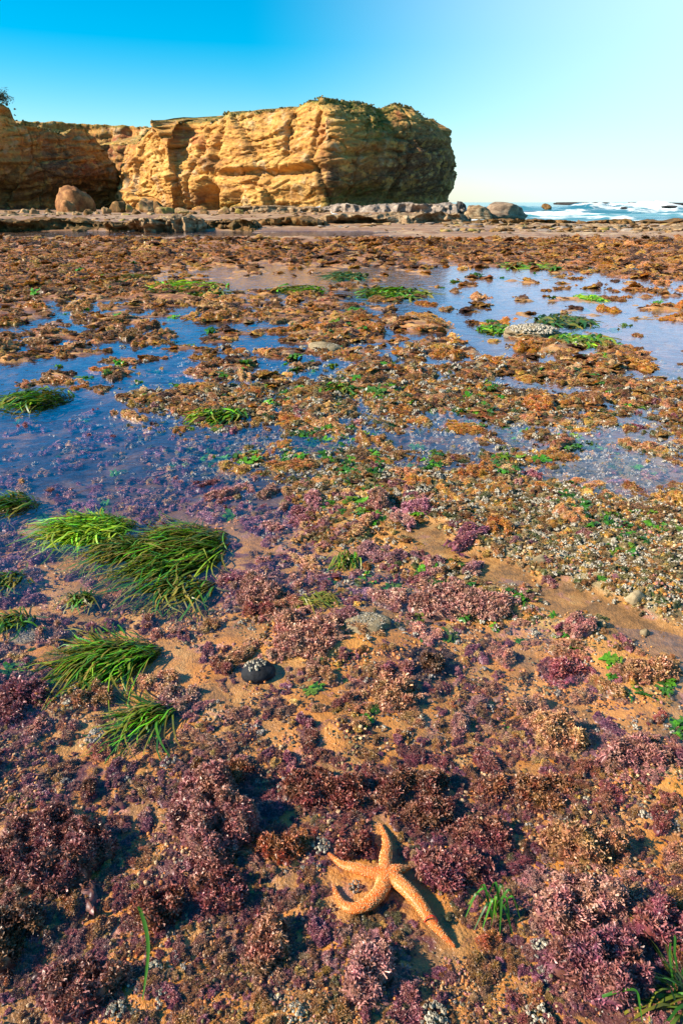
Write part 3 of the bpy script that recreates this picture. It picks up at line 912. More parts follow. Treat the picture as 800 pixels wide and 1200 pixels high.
# ------------------------------------------------------------------ surfgrass
GREENS = [(0.035, 0.13, 0.012), (0.05, 0.20, 0.015), (0.02, 0.085, 0.012), (0.10, 0.24, 0.015), (0.16, 0.13, 0.02), (0.03, 0.10, 0.02)]
def blades(name, seed, n, spread, length, width, flow, lift, cols, fan=0.5, seg=7, wave=0.25, sink=0.02):
    """Ribbon blades rooted in a patch, all swept one way and lying on the water at their tips."""
    r = np.random.default_rng(seed)
    a = r.uniform(0, 6.28, n); q = np.sqrt(r.uniform(0, 1, n))
    rx, ry = q * np.cos(a) * spread[0], q * np.sin(a) * spread[1]
    th = flow + r.normal(size=n) * fan
    Ln = length * r.uniform(0.55, 1.15, n)
    lf = lift * r.uniform(0.35, 1.25, n)
    cv = r.normal(size=n) * wave
    cols = np.array(cols)
    bc = cols[r.integers(0, len(cols), n)] * r.uniform(0.6, 1.4, (n, 1))
    br = np.array([0.36, 0.24, 0.035])
    brown = (r.uniform(0, 1, n) < 0.45)
    W = width * r.uniform(0.6, 1.3, n)
    V = np.zeros((n, seg + 1, 2, 3)); C = np.zeros((n, seg + 1, 2, 3))
    px_, py_ = rx.copy(), ry.copy()
    tw = r.normal(size=n) * 0.6
    for k in range(seg + 1):
        t = k / seg
        ang = th + cv * (t * 2.2) + 0.15 * np.sin(t * 6 + a)
        if k:
            px_ = px_ + np.cos(ang) * Ln / seg * (0.35 if k == 1 else 1)
            py_ = py_ + np.sin(ang) * Ln / seg * (0.35 if k == 1 else 1)
        zz = 0.75 * lf * np.sin(min(1, t * 1.9) * math.pi * 0.62) * (1 - 0.75 * t * t) - sink * t * r.uniform(0.2, 1.4, n) + 0.004 * r.normal(size=n)
        w = W * (1 - 0.75 * t ** 3) * 0.5
        ro = tw * t + 0.3
        sx, sy, sz = -np.sin(ang) * np.cos(ro), np.cos(ang) * np.cos(ro), np.sin(ro)
        V[:, k, 0] = np.stack([px_ - sx * w, py_ - sy * w, zz - sz * w], -1)
        V[:, k, 1] = np.stack([px_ + sx * w, py_ + sy * w, zz + sz * w], -1)
        cc = bc * (0.75 + 0.6 * t)
        cc = np.where(brown[:, None], cc * (1 - 0.8 * t) + br * 0.8 * t, cc)
        C[:, k, 0] = cc; C[:, k, 1] = cc
    m = 2 * (seg + 1)
    o = (np.arange(n) * m)[:, None]
    Q = np.concatenate([o + [2 * k, 2 * k + 1, 2 * k + 3, 2 * k + 2] for k in range(seg)])
    return mesh_np(name, V.reshape(-1, 3), Q, [M_GRASS], True, colors={'bcol': C.reshape(-1, 3)})

DARKG = [(0.018, 0.085, 0.008), (0.035, 0.14, 0.010), (0.06, 0.20, 0.012), (0.15, 0.13, 0.02)]
BRIGHTG = [(0.12, 0.40, 0.010), (0.24, 0.48, 0.015), (0.08, 0.30, 0.010), (0.32, 0.46, 0.02)]
def tuft(px, py, wpx, hpx, n, length, lift, flow_deg, cols, label, seed, group=None, width=0.006, fan=0.32, wave=0.42, sink=0.02, z=0.0):
    c = at(px, py, z)
    dep = c[1] * CT + H * ST
    a, b = at(px, py - hpx / 2), at(px, py + hpx / 2)
    me = blades('surfgrass_tuft', seed, n, (wpx * dep / F / 2, (a[1] - b[1]) / 2), length, width, math.radians(flow_deg), lift, cols, fan, wave=wave, sink=sink)
    zz = max(-0.03, float(terrain(np.array([c[0]]), np.array([c[1]]))[0]))
    o = link('surfgrass_tuft', me, loc=(c[0], c[1], min(max(zz, -0.012), 0.006)))
    return tag(o, label, 'surfgrass', group)

tuft(232, 640, 80, 54, 680, 0.42, 0.053, 200, DARKG + BRIGHTG[:1], 'biggest dark surfgrass patch, swept to the left below the bright green one', 11, width=0.007)
tuft(150, 640, 60, 26, 250, 0.25, 0.043, 200, DARKG, 'dark surfgrass tail hanging under the bright green patch', 12, width=0.007)
tuft(222, 685, 70, 20, 187, 0.25, 0.037, 230, DARKG + [(0.25, 0.2, 0.03)], 'lowest surfgrass fringe of the big dark patch, blades drooping toward the camera', 13, width=0.008)
tuft(120, 617, 85, 26, 520, 0.28, 0.050, 190, BRIGHTG, 'bright yellow green surfgrass patch left of the biggest dark one', 14, width=0.009)
tuft(155, 762, 75, 26, 475, 0.34, 0.053, 212, DARKG + BRIGHTG[:1], 'dark surfgrass patch left of the black stone, blades combed down and left', 15, width=0.0065)
tuft(192, 830, 34, 18, 137, 0.25, 0.037, 215, DARKG + BRIGHTG[:1], 'smaller surfgrass tuft under the dark patch by the black stone', 16, width=0.006)
tuft(32, 590, 40, 14, 130, 0.30, 0.07, 190, DARKG, 'dark surfgrass tuft on the left edge level with the bright patch', 17, width=0.009)
tuft(408, 655, 24, 12, 110, 0.12, 0.06, 250, DARKG + BRIGHTG[:1], 'small rounded surfgrass tuft alone in the middle of the mauve shallows', 18, width=0.006)
tuft(60, 468, 55, 14, 170, 0.45, 0.10, 185, DARKG + BRIGHTG[:1], 'long green surfgrass clump in the deep blue pool on the left edge', 19, width=0.016)
tuft(365, 702, 40, 12, 90, 0.16, 0.05, 330, [(0.14, 0.2, 0.02), (0.2, 0.18, 0.03)], 'yellow olive surfgrass on top of the pink coralline mound', 20, width=0.006)
tuft(800, 1165, 50, 50, 40, 0.22, 0.05, 170, [(0.03, 0.12, 0.012), (0.05, 0.18, 0.015)], 'loose surfgrass blades in the lower right corner', 21, width=0.006, fan=1.0)
for (px, py, w, h, n, ln, cols, lab) in [
    (215, 336, 110, 7, 160, 0.55, BRIGHTG, 'yellow green surfgrass strip at the left end of the far blue pool'),
    (228, 345, 90, 5, 120, 0.5, DARKG + BRIGHTG[:1], 'dark green surfgrass strip just below the yellow green one'),
    (355, 340, 60, 5, 90, 0.4, DARKG + BRIGHTG[:1], 'green surfgrass streak on the near shore of the far blue pool'),
    (465, 344, 70, 9, 150, 0.5, DARKG + BRIGHTG[:1], 'green surfgrass bank between the far blue pool and the pale pool'),
    (412, 324, 44, 6, 80, 0.5, [(0.02, 0.12, 0.05), (0.03, 0.16, 0.06)], 'dark teal weed patch standing in the far blue pool'),
    (655, 377, 58, 8, 120, 0.30, [(0.015, 0.06, 0.02), (0.03, 0.10, 0.02)], 'blackish green surfgrass tuft in the middle of the pale pool'),
    (674, 400, 66, 6, 120, 0.28, BRIGHTG[:2] + DARKG, 'fresh green surfgrass beside the barnacled rock in the pale pool'),
    (578, 387, 40, 5, 60, 0.25, DARKG + BRIGHTG[:1], 'small green surfgrass patch left of the barnacled rock'),
    (140, 328, 60, 6, 80, 0.5, DARKG + BRIGHTG[:1], 'small green surfgrass patch farther left than the yellow green strip'),
    (60, 308, 100, 4, 90, 0.7, DARKG, 'thin green surfgrass streak on the far left flat'),
    (620, 312, 90, 4, 90, 0.7, DARKG + BRIGHTG[:1], 'far green surfgrass streak at the right above the pale pool'),
    (685, 350, 26, 4, 40, 0.3, BRIGHTG, 'tiny bright green tuft at the upper edge of the pale pool'),
    (265, 487, 55, 7, 110, 0.22, BRIGHTG[:2] + DARKG, 'bright green patch at the upper left corner of the barnacle bed'),
    (400, 457, 36, 6, 70, 0.22, DARKG + BRIGHTG[:1], 'green patch on the brown flat left of centre'),
    (100, 700, 30, 8, 50, 0.10, DARKG, 'small dark green tuft under the tail of the surfgrass'),
    (22, 725, 40, 10, 70, 0.12, DARKG, 'dark green tuft on the left edge below the big patch'),
    (15, 677, 40, 10, 60, 0.14, DARKG, 'dark green tuft at the left edge beside tan sand'),
    (720, 665, 50, 7, 60, 0.10, BRIGHTG[:2] + DARKG, 'green weed streak on the right of the barnacle bed'),
    (765, 690, 60, 8, 80, 0.10, BRIGHTG[:2] + DARKG, 'lowest green weed streak on the barnacle bed'),
    (755, 655, 50, 6, 60, 0.10, DARKG + BRIGHTG[:1], 'uppermost of the green weed streaks at the right of the barnacle bed'),
]:
    tuft(px, py, w, h * 1.5, int(n * 1.6), ln, 0.035 + 0.05 * smooth(600, 330, py), 200 if px < 500 else 340, cols, lab, int(px + py), width=0.007 if py > 600 else 0.016 if py > 420 else 0.035, fan=0.8, sink=0.01)

# the little near tuft: every blade can be picked out
def single_blade(name, pts, width, cols, parent, z=(0.0, 0.03, 0.02)):
    P = np.array(pts)
    n = 14
    t = np.linspace(0, 1, n)
    ti = np.linspace(0, 1, len(P))
    c = np.stack([np.interp(t, ti, P[:, k]) for k in range(3)], -1)
    for _ in range(3):
        c[1:-1] = (c[:-2] + 2 * c[1:-1] + c[2:]) / 4
    T = np.gradient(c, axis=0); T /= np.linalg.norm(T, axis=1)[:, None]
    S = np.cross(T, [0, 0, 1.0]); S /= np.linalg.norm(S, axis=1)[:, None] + 1e-9
    w = (width * 0.5 * (1 - 0.8 * t ** 3))[:, None]
    fold = np.array([0, 0, 0.25]) * w
    V = np.stack([c - S * w + fold, c - fold * 0.2, c + S * w + fold], 1).reshape(-1, 3)
    Q = np.concatenate([np.array([[3 * k, 3 * k + 1, 3 * k + 4, 3 * k + 3], [3 * k + 1, 3 * k + 2, 3 * k + 5, 3 * k + 4]]) for k in range(n - 1)])
    C = np.repeat(np.array(cols)[None] * (0.8 + 0.5 * t[:, None]), 3, axis=0).reshape(n, 3, 3).transpose(0, 1, 2).reshape(-1, 3) if False else np.repeat(np.array(cols)[None] * (0.8 + 0.5 * t[:, None]), 3, axis=0)
    return link(name, mesh_np(name, V, Q, [M_GRASS], True, colors={'bcol': C}), parent)

gt = empty('surfgrass_tuft', tuple(at(580, 1062, 0.0)))
tag(gt, 'small near surfgrass tuft of arching glossy green blades right of the sea star', 'surfgrass')
base_ = at(582, 1062, 0.02)
for k, (qx, qy, mz) in enumerate([(545, 1075, .04), (555, 1090, .03), (565, 1088, .05), (598, 1090, .05), (601, 1098, .03), (604, 1068, .05), (572, 1050, .05), (560, 1046, .04), (590, 1052, .04), (548, 1060, .03), (610, 1080, .04), (585, 1096, .05), (575, 1085, .06)]):
    tip = at(qx, qy, 0.0)
    root = base_ + np.array([random.uniform(-.012, .012), random.uniform(-.012, .012), -0.02])
    mid = (root + tip) / 2 + np.array([random.uniform(-.008, .008), 0.008, mz + 0.025])
    single_blade('blade', [root - np.array(gt.location), mid - np.array(gt.location), tip - np.array(gt.location)], 0.006, random.choice(GREENS[:4]), gt)

sb_pts = [at(163, 1062, .02), at(171, 1085, .025), at(175, 1110, .022), at(172, 1140, .02), at(167, 1172, .01)]
sb = single_blade('surfgrass_strand', sb_pts, 0.008, (0.045, 0.15, 0.012), None)
tag(sb, 'single long green blade lying upright in the picture on orange sand', 'surfgrass')
sb2 = single_blade('surfgrass_strand', [at(705, 1168, .03), at(728, 1160, .05), at(746, 1158, .05), at(748, 1172, .04), at(752, 1198, .02)], 0.006, (0.045, 0.16, 0.012), None)
tag(sb2, 'bent green blade lying across the foot of the deep purple bank', 'surfgrass')

M_GRIT = NT('shell_grit')
_c = M_GRIT.attr('tint', 'INSTANCER')
M_GRIT.bsdf(M_GRIT.hsv(_c, 0.5, 1.0, M_GRIT.step(M_GRIT.noise(M_GRIT.pos(), 90, 3), 0.3, 0.7, 0.6, 1.4)), 0.55, 0.4); M_GRIT = M_GRIT.m
def grit_mesh(name, seed):
    r = np.random.default_rng(seed)
    V, Q = [], []
    for k in range(7):
        c = r.normal(size=3) * [0.035, 0.035, 0.0]; R_ = r.uniform(0.006, 0.016)
        b = len(V)
        for zz, q in ((0, 1.0), (0.5, 0.85), (0.9, 0.4)):
            for j in range(5):
                an = j / 5 * 6.28 + r.uniform(-.3, .3)
                V.append(c + [math.cos(an) * R_ * q * r.uniform(.8, 1.2), math.sin(an) * R_ * q * r.uniform(.8, 1.2), zz * R_ * 0.8])
        for l in range(2):
            for j in range(5):
                Q.append([b + l * 5 + j, b + l * 5 + (j + 1) % 5, b + l * 5 + 5 + (j + 1) % 5, b + l * 5 + 5 + j])
        Q.append([b + 10, b + 11, b + 12, b + 13])
    return mesh_np(name, np.array(V), np.array(Q), [M_GRIT])
GRIT = [proto('grit_bits', grit_mesh('grit_bits', 140 + k)) for k in range(5)]
cover('shell_grit', 6500, 600, 1230, lambda x, y: 0.12 + 0.7 * smooth(-0.2, 0.4, n2(x, y, 0.15, 2, 31.0)), 1.0, (6, 20), (0.6, 1.2), [(0.42, 0.20, 0.07), (0.16, 0.09, 0.04), (0.46, 0.30, 0.15), (0.50, 0.18, 0.04), (0.06, 0.04, 0.03), (0.30, 0.12, 0.09), (0.12, 0.10, 0.04)], GRIT, 'grit, shell bits and tiny weed crumbs on the sand', base=0.10, seed=14)

# sea lettuce bits
def leaf_proto(name, seed):
    r = np.random.default_rng(seed)
    V, Q = [], []
    for k in range(20):
        a = r.uniform(0, 6.28); L_ = r.uniform(0.015, 0.045); w = r.uniform(0.003, 0.007)
        for j in range(4):
            t = j / 3
            cx, cy = math.cos(a) * L_ * t, math.sin(a) * L_ * t
            zz = 0.014 * math.sin(t * 2.6) + r.normal() * 0.005
            ww = w * (0.4 + math.sin(t * 2.6))
            V += [(cx - math.sin(a) * ww, cy + math.cos(a) * ww, zz), (cx + math.sin(a) * ww, cy - math.cos(a) * ww, zz + r.normal() * 0.004)]
            if j: b = len(V) - 4; Q.append([b, b + 1, b + 3, b + 2])
    return mesh_np(name, np.array(V), np.array(Q), [M_LEAF_I])
LEAF = [proto('lettuce_leaf', leaf_proto('lettuce_leaf', 80 + k)) for k in range(4)]
cover('sea_lettuce', 5200, 310, 880, lambda x, y: field(GRE, x, y) * smooth(-0.05, 0.3, n2(x, y, 0.5, 2, 22.2) ), 1.0, (8, 26), (0.4, 0.9), [(0.05, 0.19, 0.008), (0.035, 0.10, 0.010), (0.08, 0.23, 0.012), (0.03, 0.12, 0.012), (0.12, 0.20, 0.015)], LEAF, 'scraps of green sea lettuce over the flat', base=0.08, seed=9)

# ------------------------------------------------------------------ barnacle clusters and stones one can point at
for i, (px, py, w, lab) in enumerate([
    (198, 890, 26, 'white barnacle cluster at the left shoulder of the big pale purple mound'),
    (336, 915, 22, 'grey barnacle cluster on bare sand right of the big pale purple mound'),
    (635, 1110, 28, 'barnacle ring on the pink crust right of the small near grass tuft'),
    (508, 1190, 34, 'white barnacle cluster at the bottom edge below the tip of the sea star'),
    (742, 1048, 24, 'pale barnacle cluster on tan sand between the right hand purple banks'),
    (630, 1192, 30, 'barnacle cluster at the bottom edge under the deep purple bank'),
    (345, 1190, 26, 'barnacle cluster at the bottom edge left of centre'),
    (135, 1183, 24, 'barnacle cluster at the foot of the purple mound with brown fringe'),
    (190, 1168, 26, 'whitish barnacle cluster at the lower end of the single green blade'),
    (416, 1035, 16, 'small barnacle cluster inside the crook of the curled star arm'),
    (375, 990, 24, 'pale barnacle patch at the tip of the left star arm'),
    (112, 858, 24, 'small barnacle cluster on the sand below the dark surfgrass'),
]):
    c = at(px, py); dep = c[1] * CT + H * ST
    o = link('barnacle_cluster', BPATCH[i % 4], loc=(c[0], c[1], max(-0.02, float(terrain(np.array([c[0]]), np.array([c[1]]))[0])) + 0.004))
    s = w * dep / F / 0.06; o.scale = (s, s, s); o.rotation_euler = (0, 0, i * 1.3)
    tag(o, lab, 'barnacles', 'barnacle clusters in the foreground')

def rock_mesh(name, seed, mats, sub=4, rough=0.22, flat=0.75, attrs=None, facets=0):
    import bmesh
    bm = bmesh.new()
    bmesh.ops.create_icosphere(bm, subdivisions=sub, radius=1.0)
    me = bpy.data.meshes.new(name); bm.to_mesh(me); bm.free()
    V = np.zeros(len(me.vertices) * 3, np.float32); me.vertices.foreach_get('co', V); V = V.reshape(-1, 3)
    rr_ = np.random.default_rng(seed + 1000)
    for fk in range(facets):
        nrm = rr_.normal(size=3) if fk else np.array([0.12, -0.1, 1.0])
        nrm /= np.linalg.norm(nrm)
        dd_ = V @ nrm; hh = rr_.uniform(0.5, 0.85) if fk else 0.62
        V = np.where((dd_ > hh)[:, None], V - nrm[None] * ((dd_ - hh) * 0.85)[:, None], V)
    V = V * (1 + rough * fbm(V * 1.1 + seed * 3.7, 5, 0.55))[:, None]
    V[:, 2] = np.where(V[:, 2] < 0, V[:, 2] * 0.6, V[:, 2] * flat)
    me.vertices.foreach_set('co', V.astype(np.float32).ravel())
    me.polygons.foreach_set('use_smooth', np.ones(len(me.polygons), bool))
    for m in mats: me.materials.append(m)
    me.update()
    return me

def mat_rock(name, stops, weed=None, scale=1.0, strata=0.0, bump=0.05):
    k = NT(name)
    p = k.pos()
    n = k.noise(k.vmul(p, (1, 1, 1 + strata)), 1.1 * scale, 6, 0.62, 0.4)
    c = k.ramp(n, stops)
    c = k.mix(0.55, c, k.ramp(k.noise(p, 6 * scale, 4, 0.65), [(0.3, (0.35, 0.3, 0.26)), (0.6, (1, 1, 1))]), 'MULTIPLY')
    if weed:
        c = k.mix(k.step(k.noise(p, 0.8 * scale, 5, 0.65), 0.48, 0.6), c, weed)
    k.bsdf(c, 0.8, 0.25, k.bump(k.noise(p, 5 * scale, 6, 0.65), 0.8, bump))
    return k.m
M_STONE = mat_rock('wet_black_stone', [(0.3, (0.006, 0.007, 0.010)), (0.7, (0.03, 0.032, 0.04))], scale=14, bump=0.004)
M_PALE = mat_rock('pale_rock', [(0.3, (0.13, 0.095, 0.05)), (0.7, (0.38, 0.30, 0.18))], scale=10, bump=0.006)

c = at(303, 787); st = empty('black_stone', (c[0], c[1], 0))
tag(st, 'rounded black stone capped with pale barnacles on bare sand', 'stone')
sm = link('stone', rock_mesh('stone', 3, [M_STONE], 3, 0.12, 0.8), st); sm.scale = (0.056, 0.052, 0.045); sm.location = (0, 0, -0.005)
r_ = np.random.default_rng(5); n_ = 42
a_ = r_.uniform(0, 6.28, n_); q_ = np.sqrt(r_.uniform(0, 1, n_)) * 0.036
P_ = np.stack([q_ * np.cos(a_) - 0.012, q_ * np.sin(a_) + 0.006, np.zeros(n_)], -1)
P_[:, 2] = 0.033 * np.sqrt(np.maximum(0.1, 1 - ((P_[:, 0] / 0.056) ** 2 + (P_[:, 1] / 0.052) ** 2))) - 0.003
Vb, Qb, tb = frustums(P_, r_.uniform(0.003, 0.006, n_), r_.uniform(0.003, 0.006, n_), r_)
bo = link('barnacles', mesh_np('barnacles', Vb, Qb, [M_BARN], False, attrs={'tip': tb}), st); bo['kind'] = 'stuff'

for i, (px, py, w, h, z, lab) in enumerate([
    (632, 666, 18, 0.030, 0.0, 'white lump of shell on the sandy edge of the barnacle bed'),
    (742, 712, 22, 0.035, 0.0, 'white stone on the lower right edge of the barnacle bed'),
    (704, 735, 14, 0.02, 0.0, 'small whitish stone in the diagonal sandy channel'),
    (755, 742, 12, 0.02, 0.0, 'small whitish stone at the right end of the sandy channel'),
    (380, 409, 40, 0.07, 0.0, 'low pale rock lying on the brown middle flat'),
    (430, 731, 56, 0.026, 0.0, 'pale barnacled rock hump right of the pink coralline mound'),
    (30, 738, 40, 0.02, 0.0, 'grey barnacled hump at the left edge among dark tufts'),
]):
    c = at(px, py); dep = c[1] * CT + H * ST; s = w * dep / F / 2
    o = link('pale_rock', rock_mesh('pale_rock', 10 + i, [M_PALE], 3, 0.3, 1.0), loc=(c[0], c[1], float(terrain(np.array([c[0]]), np.array([c[1]]))[0])))
    o.scale = (s, s * 0.8, h)
    tag(o, lab, 'stone')
    if w > 30:
        rr = np.random.default_rng(90 + i); nb = 220
        a_ = rr.uniform(0, 6.28, nb); q_ = np.sqrt(rr.uniform(0, 1, nb)) * 0.85
        P_ = np.stack([q_ * np.cos(a_), q_ * np.sin(a_), 0.9 * np.sqrt(1 - q_ ** 2)], -1)
        sz = rr.uniform(0.022, 0.05, nb)
        Vb, Qb, tb = frustums(P_ * [1, 1, 1], sz, sz * (s / h) * 0.6, rr)
        b = link('barnacles', mesh_np('barnacles', Vb, Qb, [M_BARN], False, attrs={'tip': tb}), o); b['kind'] = 'stuff'

c = at(622, 392); bk = empty('barnacled_rock', (c[0], c[1], 0))
tag(bk, 'grey barnacle covered rock standing in the pale pool', 'rock')
rb = link('rock', rock_mesh('rock', 33, [M_PALE], 4, 0.3, 1.0), bk); rb.scale = (0.34, 0.26, 0.10)
rr = np.random.default_rng(77); nb = 320
a_ = rr.uniform(0, 6.28, nb); q_ = np.sqrt(rr.uniform(0, 1, nb)) * 0.9
P_ = np.stack([q_ * np.cos(a_) * 0.34, q_ * np.sin(a_) * 0.26, 0.10 * np.sqrt(1 - q_ ** 2)], -1)
sz = rr.uniform(0.010, 0.022, nb)
Vb, Qb, tb = frustums(P_, sz, sz, rr)
b = link('barnacles', mesh_np('barnacles', Vb, Qb, [M_BARN], False, attrs={'tip': tb}), bk); b['kind'] = 'stuff'

# ------------------------------------------------------------------ the sea star
def mat_star():
    k = NT('sea_star_skin')
    p = k.coord('Object')
    e = k.voronoi(p, 185, 'DISTANCE_TO_EDGE')
    cell = k.step(e, 0.04, 0.13)
    big = k.noise(p, 14, 3, 0.5)
    org = k.ramp(big, [(0.3, (0.52, 0.070, 0.008)), (0.5, (0.68, 0.125, 0.012)), (0.7, (0.74, 0.19, 0.028))])
    c = k.mix(cell, (0.80, 0.32, 0.085), org)
    k.bsdf(c, 0.42, 0.4, k.bump(k.math('SUBTRACT', 1.0, cell), 1.0, 0.003))
    return k.m
M_STAR = mat_star()
M_SPINE = NT('pale_spine'); M_SPINE.bsdf((0.78, 0.42, 0.20), 0.5, 0.4); M_SPINE = M_SPINE.m
M_BAND = NT('red_band'); M_BAND.bsdf((0.62, 0.02, 0.01), 0.4, 0.5); M_BAND = M_BAND.m

def build_star():
    zc = 0.014
    ctr = at(452, 1020, zc)
    SC = (ctr[1] * CT + (H - zc) * ST) / F        # metres per pixel here
    arms = [
        ([(452, 1022), (451, 1003), (454, 988), (451, 974), (446, 958)], [10, 7.6, 6.9, 4.8, 2.0]),
        ([(450, 1022), (433, 1020), (415, 1014), (400, 1008), (384, 992)], [10, 7.0, 6.8, 5.2, 2.0]),
        ([(452, 1024), (447, 1043), (432, 1058), (413, 1063), (400, 1055), (395, 1043), (390, 1029)], [10, 9.4, 8.2, 7, 5.4, 4.0, 2.0]),
        ([(454, 1022), (472, 1036), (490, 1055), (505, 1076), (520, 1090), (534, 1102)], [10, 9.4, 8.6, 6.4, 4.4, 2.0]),
        ([(454, 1021), (462, 1019), (470, 1016), (481, 1012)], [8, 7.5, 6.4, 2.2]),
    ]
    V, Q = [], []
    base = 0
    for pts, rad in arms:
        P = np.array([at(a, b, zc) for a, b in pts]) - ctr
        n = 40
        s = np.linspace(0, 1, n); si = np.linspace(0, 1, len(P))
        c_ = np.stack([np.interp(s, si, P[:, k]) for k in range(3)], -1)
        rr = np.interp(s, si, rad) * SC * 0.94
        for _ in range(8):
            c_[1:-1] = (c_[:-2] + 2 * c_[1:-1] + c_[2:]) / 4
            rr[1:-1] = (rr[:-2] + 2 * rr[1:-1] + rr[2:]) / 4
        c_[:, 2] = rr * 0.62 - 0.012 + 0.004 * np.sin(s * 5) + (0.010 * s if len(pts) == 4 else 0)
        T = np.gradient(c_, axis=0); T[:, 2] = 0; T /= np.linalg.norm(T, axis=1)[:, None]
        S = np.stack([-T[:, 1], T[:, 0], np.zeros(n)], -1)
        m = 20
        an = np.arange(m) / m * 2 * math.pi
        ring = c_[:, None] + S[:, None] * (np.cos(an)[None, :, None] * rr[:, None, None]) + np.array([0, 0, 1.0])[None, None] * (np.sin(an)[None, :, None] * rr[:, None, None] * 0.78)
        V.append(ring.reshape(-1, 3))
        i = np.arange(n - 1)[:, None] * m + np.arange(m)[None]
        j = np.arange(n - 1)[:, None] * m + (np.arange(m)[None] + 1) % m
        Q.append(np.stack([i, j, j + m, i + m], -1).reshape(-1, 4) + base)
        Q.append(np.array([[base + k, base + (k + 1) % m, base + (k + 1) % m, base + k] for k in range(0)]).reshape(-1, 4))
        # close both ends with a fan of quads to the centre points
        V.append(np.array([c_[0], c_[-1]]))
        e0 = base + n * m
        for q in range(0, m, 2):
            Q.append(np.array([[e0, base + (q + 2) % m, base + q + 1, base + q]]))
            b2 = base + (n - 1) * m
            Q.append(np.array([[e0 + 1, b2 + q, b2 + q + 1, b2 + (q + 2) % m]]))
        base += n * m + 2
    # central disc
    n, m = 10, 24
    ph = np.linspace(0.02, math.pi - 0.02, n)[:, None]; la = (np.arange(m) / m * 2 * math.pi)[None]
    R0 = 11.5 * SC
    sph = np.stack([np.sin(ph) * np.cos(la) * R0, np.sin(ph) * np.sin(la) * R0, np.cos(ph) * np.ones_like(la) * R0 * 0.66 + R0 * .5 - 0.012], -1).reshape(-1, 3)
    i = np.arange(n - 1)[:, None] * m + np.arange(m)[None]; j = np.arange(n - 1)[:, None] * m + (np.arange(m)[None] + 1) % m
    Q.append(np.stack([i, i + m, j + m, j], -1).reshape(-1, 4) + base)
    V.append(sph)
    Q.append(np.array([[base + 0, base + q + 2, base + q + 1, base + q] for q in range(0, 0)]).reshape(-1, 4))
    me = mesh_np('sea_star', np.concatenate(V), np.concatenate([q for q in Q if len(q)]), [M_STAR])
    tmp = link('sea_star_work', me)
    rm = tmp.modifiers.new('r', 'REMESH'); rm.mode = 'VOXEL'; rm.voxel_size = 0.0016; rm.use_smooth_shade = True
    sm_ = tmp.modifiers.new('s', 'SMOOTH'); sm_.factor = 0.6; sm_.iterations = 7
    dg = bpy.context.evaluated_depsgraph_get()
    body = bpy.data.meshes.new_from_object(tmp.evaluated_get(dg))
    bpy.data.objects.remove(tmp)
    body.name = 'sea_star'
    body.materials.clear(); body.materials.append(M_STAR)
    zl = max(-0.01, float(terrain(ctr[:1], ctr[1:2])[0])) 
    o = link('sea_star', body, loc=(ctr[0], ctr[1], 0.007))
    tag(o, 'orange sea star with pale net pattern, one arm curled and one short stub', 'sea star')
    nv = len(body.vertices)
    co = np.zeros(nv * 3, np.float32); body.vertices.foreach_get('co', co); co = co.reshape(-1, 3)
    no = np.zeros(nv * 3, np.float32); body.vertices.foreach_get('normal', no); no = no.reshape(-1, 3)
    r = np.random.default_rng(3)
    pick = np.where(no[:, 2] > 0.05)[0]
    pick = r.choice(pick, min(1100, len(pick)), replace=False)
    n = len(pick)
    B, N = co[pick], no[pick]
    A = np.cross(N, [0.3, 0.5, 0.8]); A /= np.linalg.norm(A, axis=1)[:, None]; B2 = np.cross(N, A)
    s = r.uniform(0.0008, 0.0016, n)[:, None]
    Vs = np.stack([B + A * s, B + (-.5 * A + .87 * B2) * s, B + (-.5 * A - .87 * B2) * s, B + N * s * 1.7], 1).reshape(-1, 3)
    q = (np.arange(n) * 4)[:, None]
    Fs = np.concatenate([q + [0, 1, 3], q + [1, 2, 3], q + [2, 0, 3]])
    sp = link('spines', mesh_np('spines', Vs, Fs, [M_SPINE], True), o); sp['kind'] = 'stuff'
    # red thread across the long arm
    a, b = at(497, 1077, zc) - ctr, at(513, 1076.5, zc) - ctr
    t = np.linspace(0, 1, 12)
    cc = a[None] * (1 - t[:, None]) + b[None] * t[:, None]
    cc[:, 2] = -0.004 + 0.021 * np.sin(t * math.pi) ** 0.5
    V = []
    for k in range(6):
        an = k / 6 * 2 * math.pi
        V.append(cc + np.array([0, math.cos(an) * 0.0016, math.sin(an) * 0.0016]))
    V = np.stack(V, 1).reshape(-1, 3)
    i = np.arange(11)[:, None] * 6 + np.arange(6)[None]; j = np.arange(11)[:, None] * 6 + (np.arange(6)[None] + 1) % 6
    link('red_band', mesh_np('red_band', V, np.stack([i, j, j + 6, i + 6], -1).reshape(-1, 4), [M_BAND]), o)
build_star()

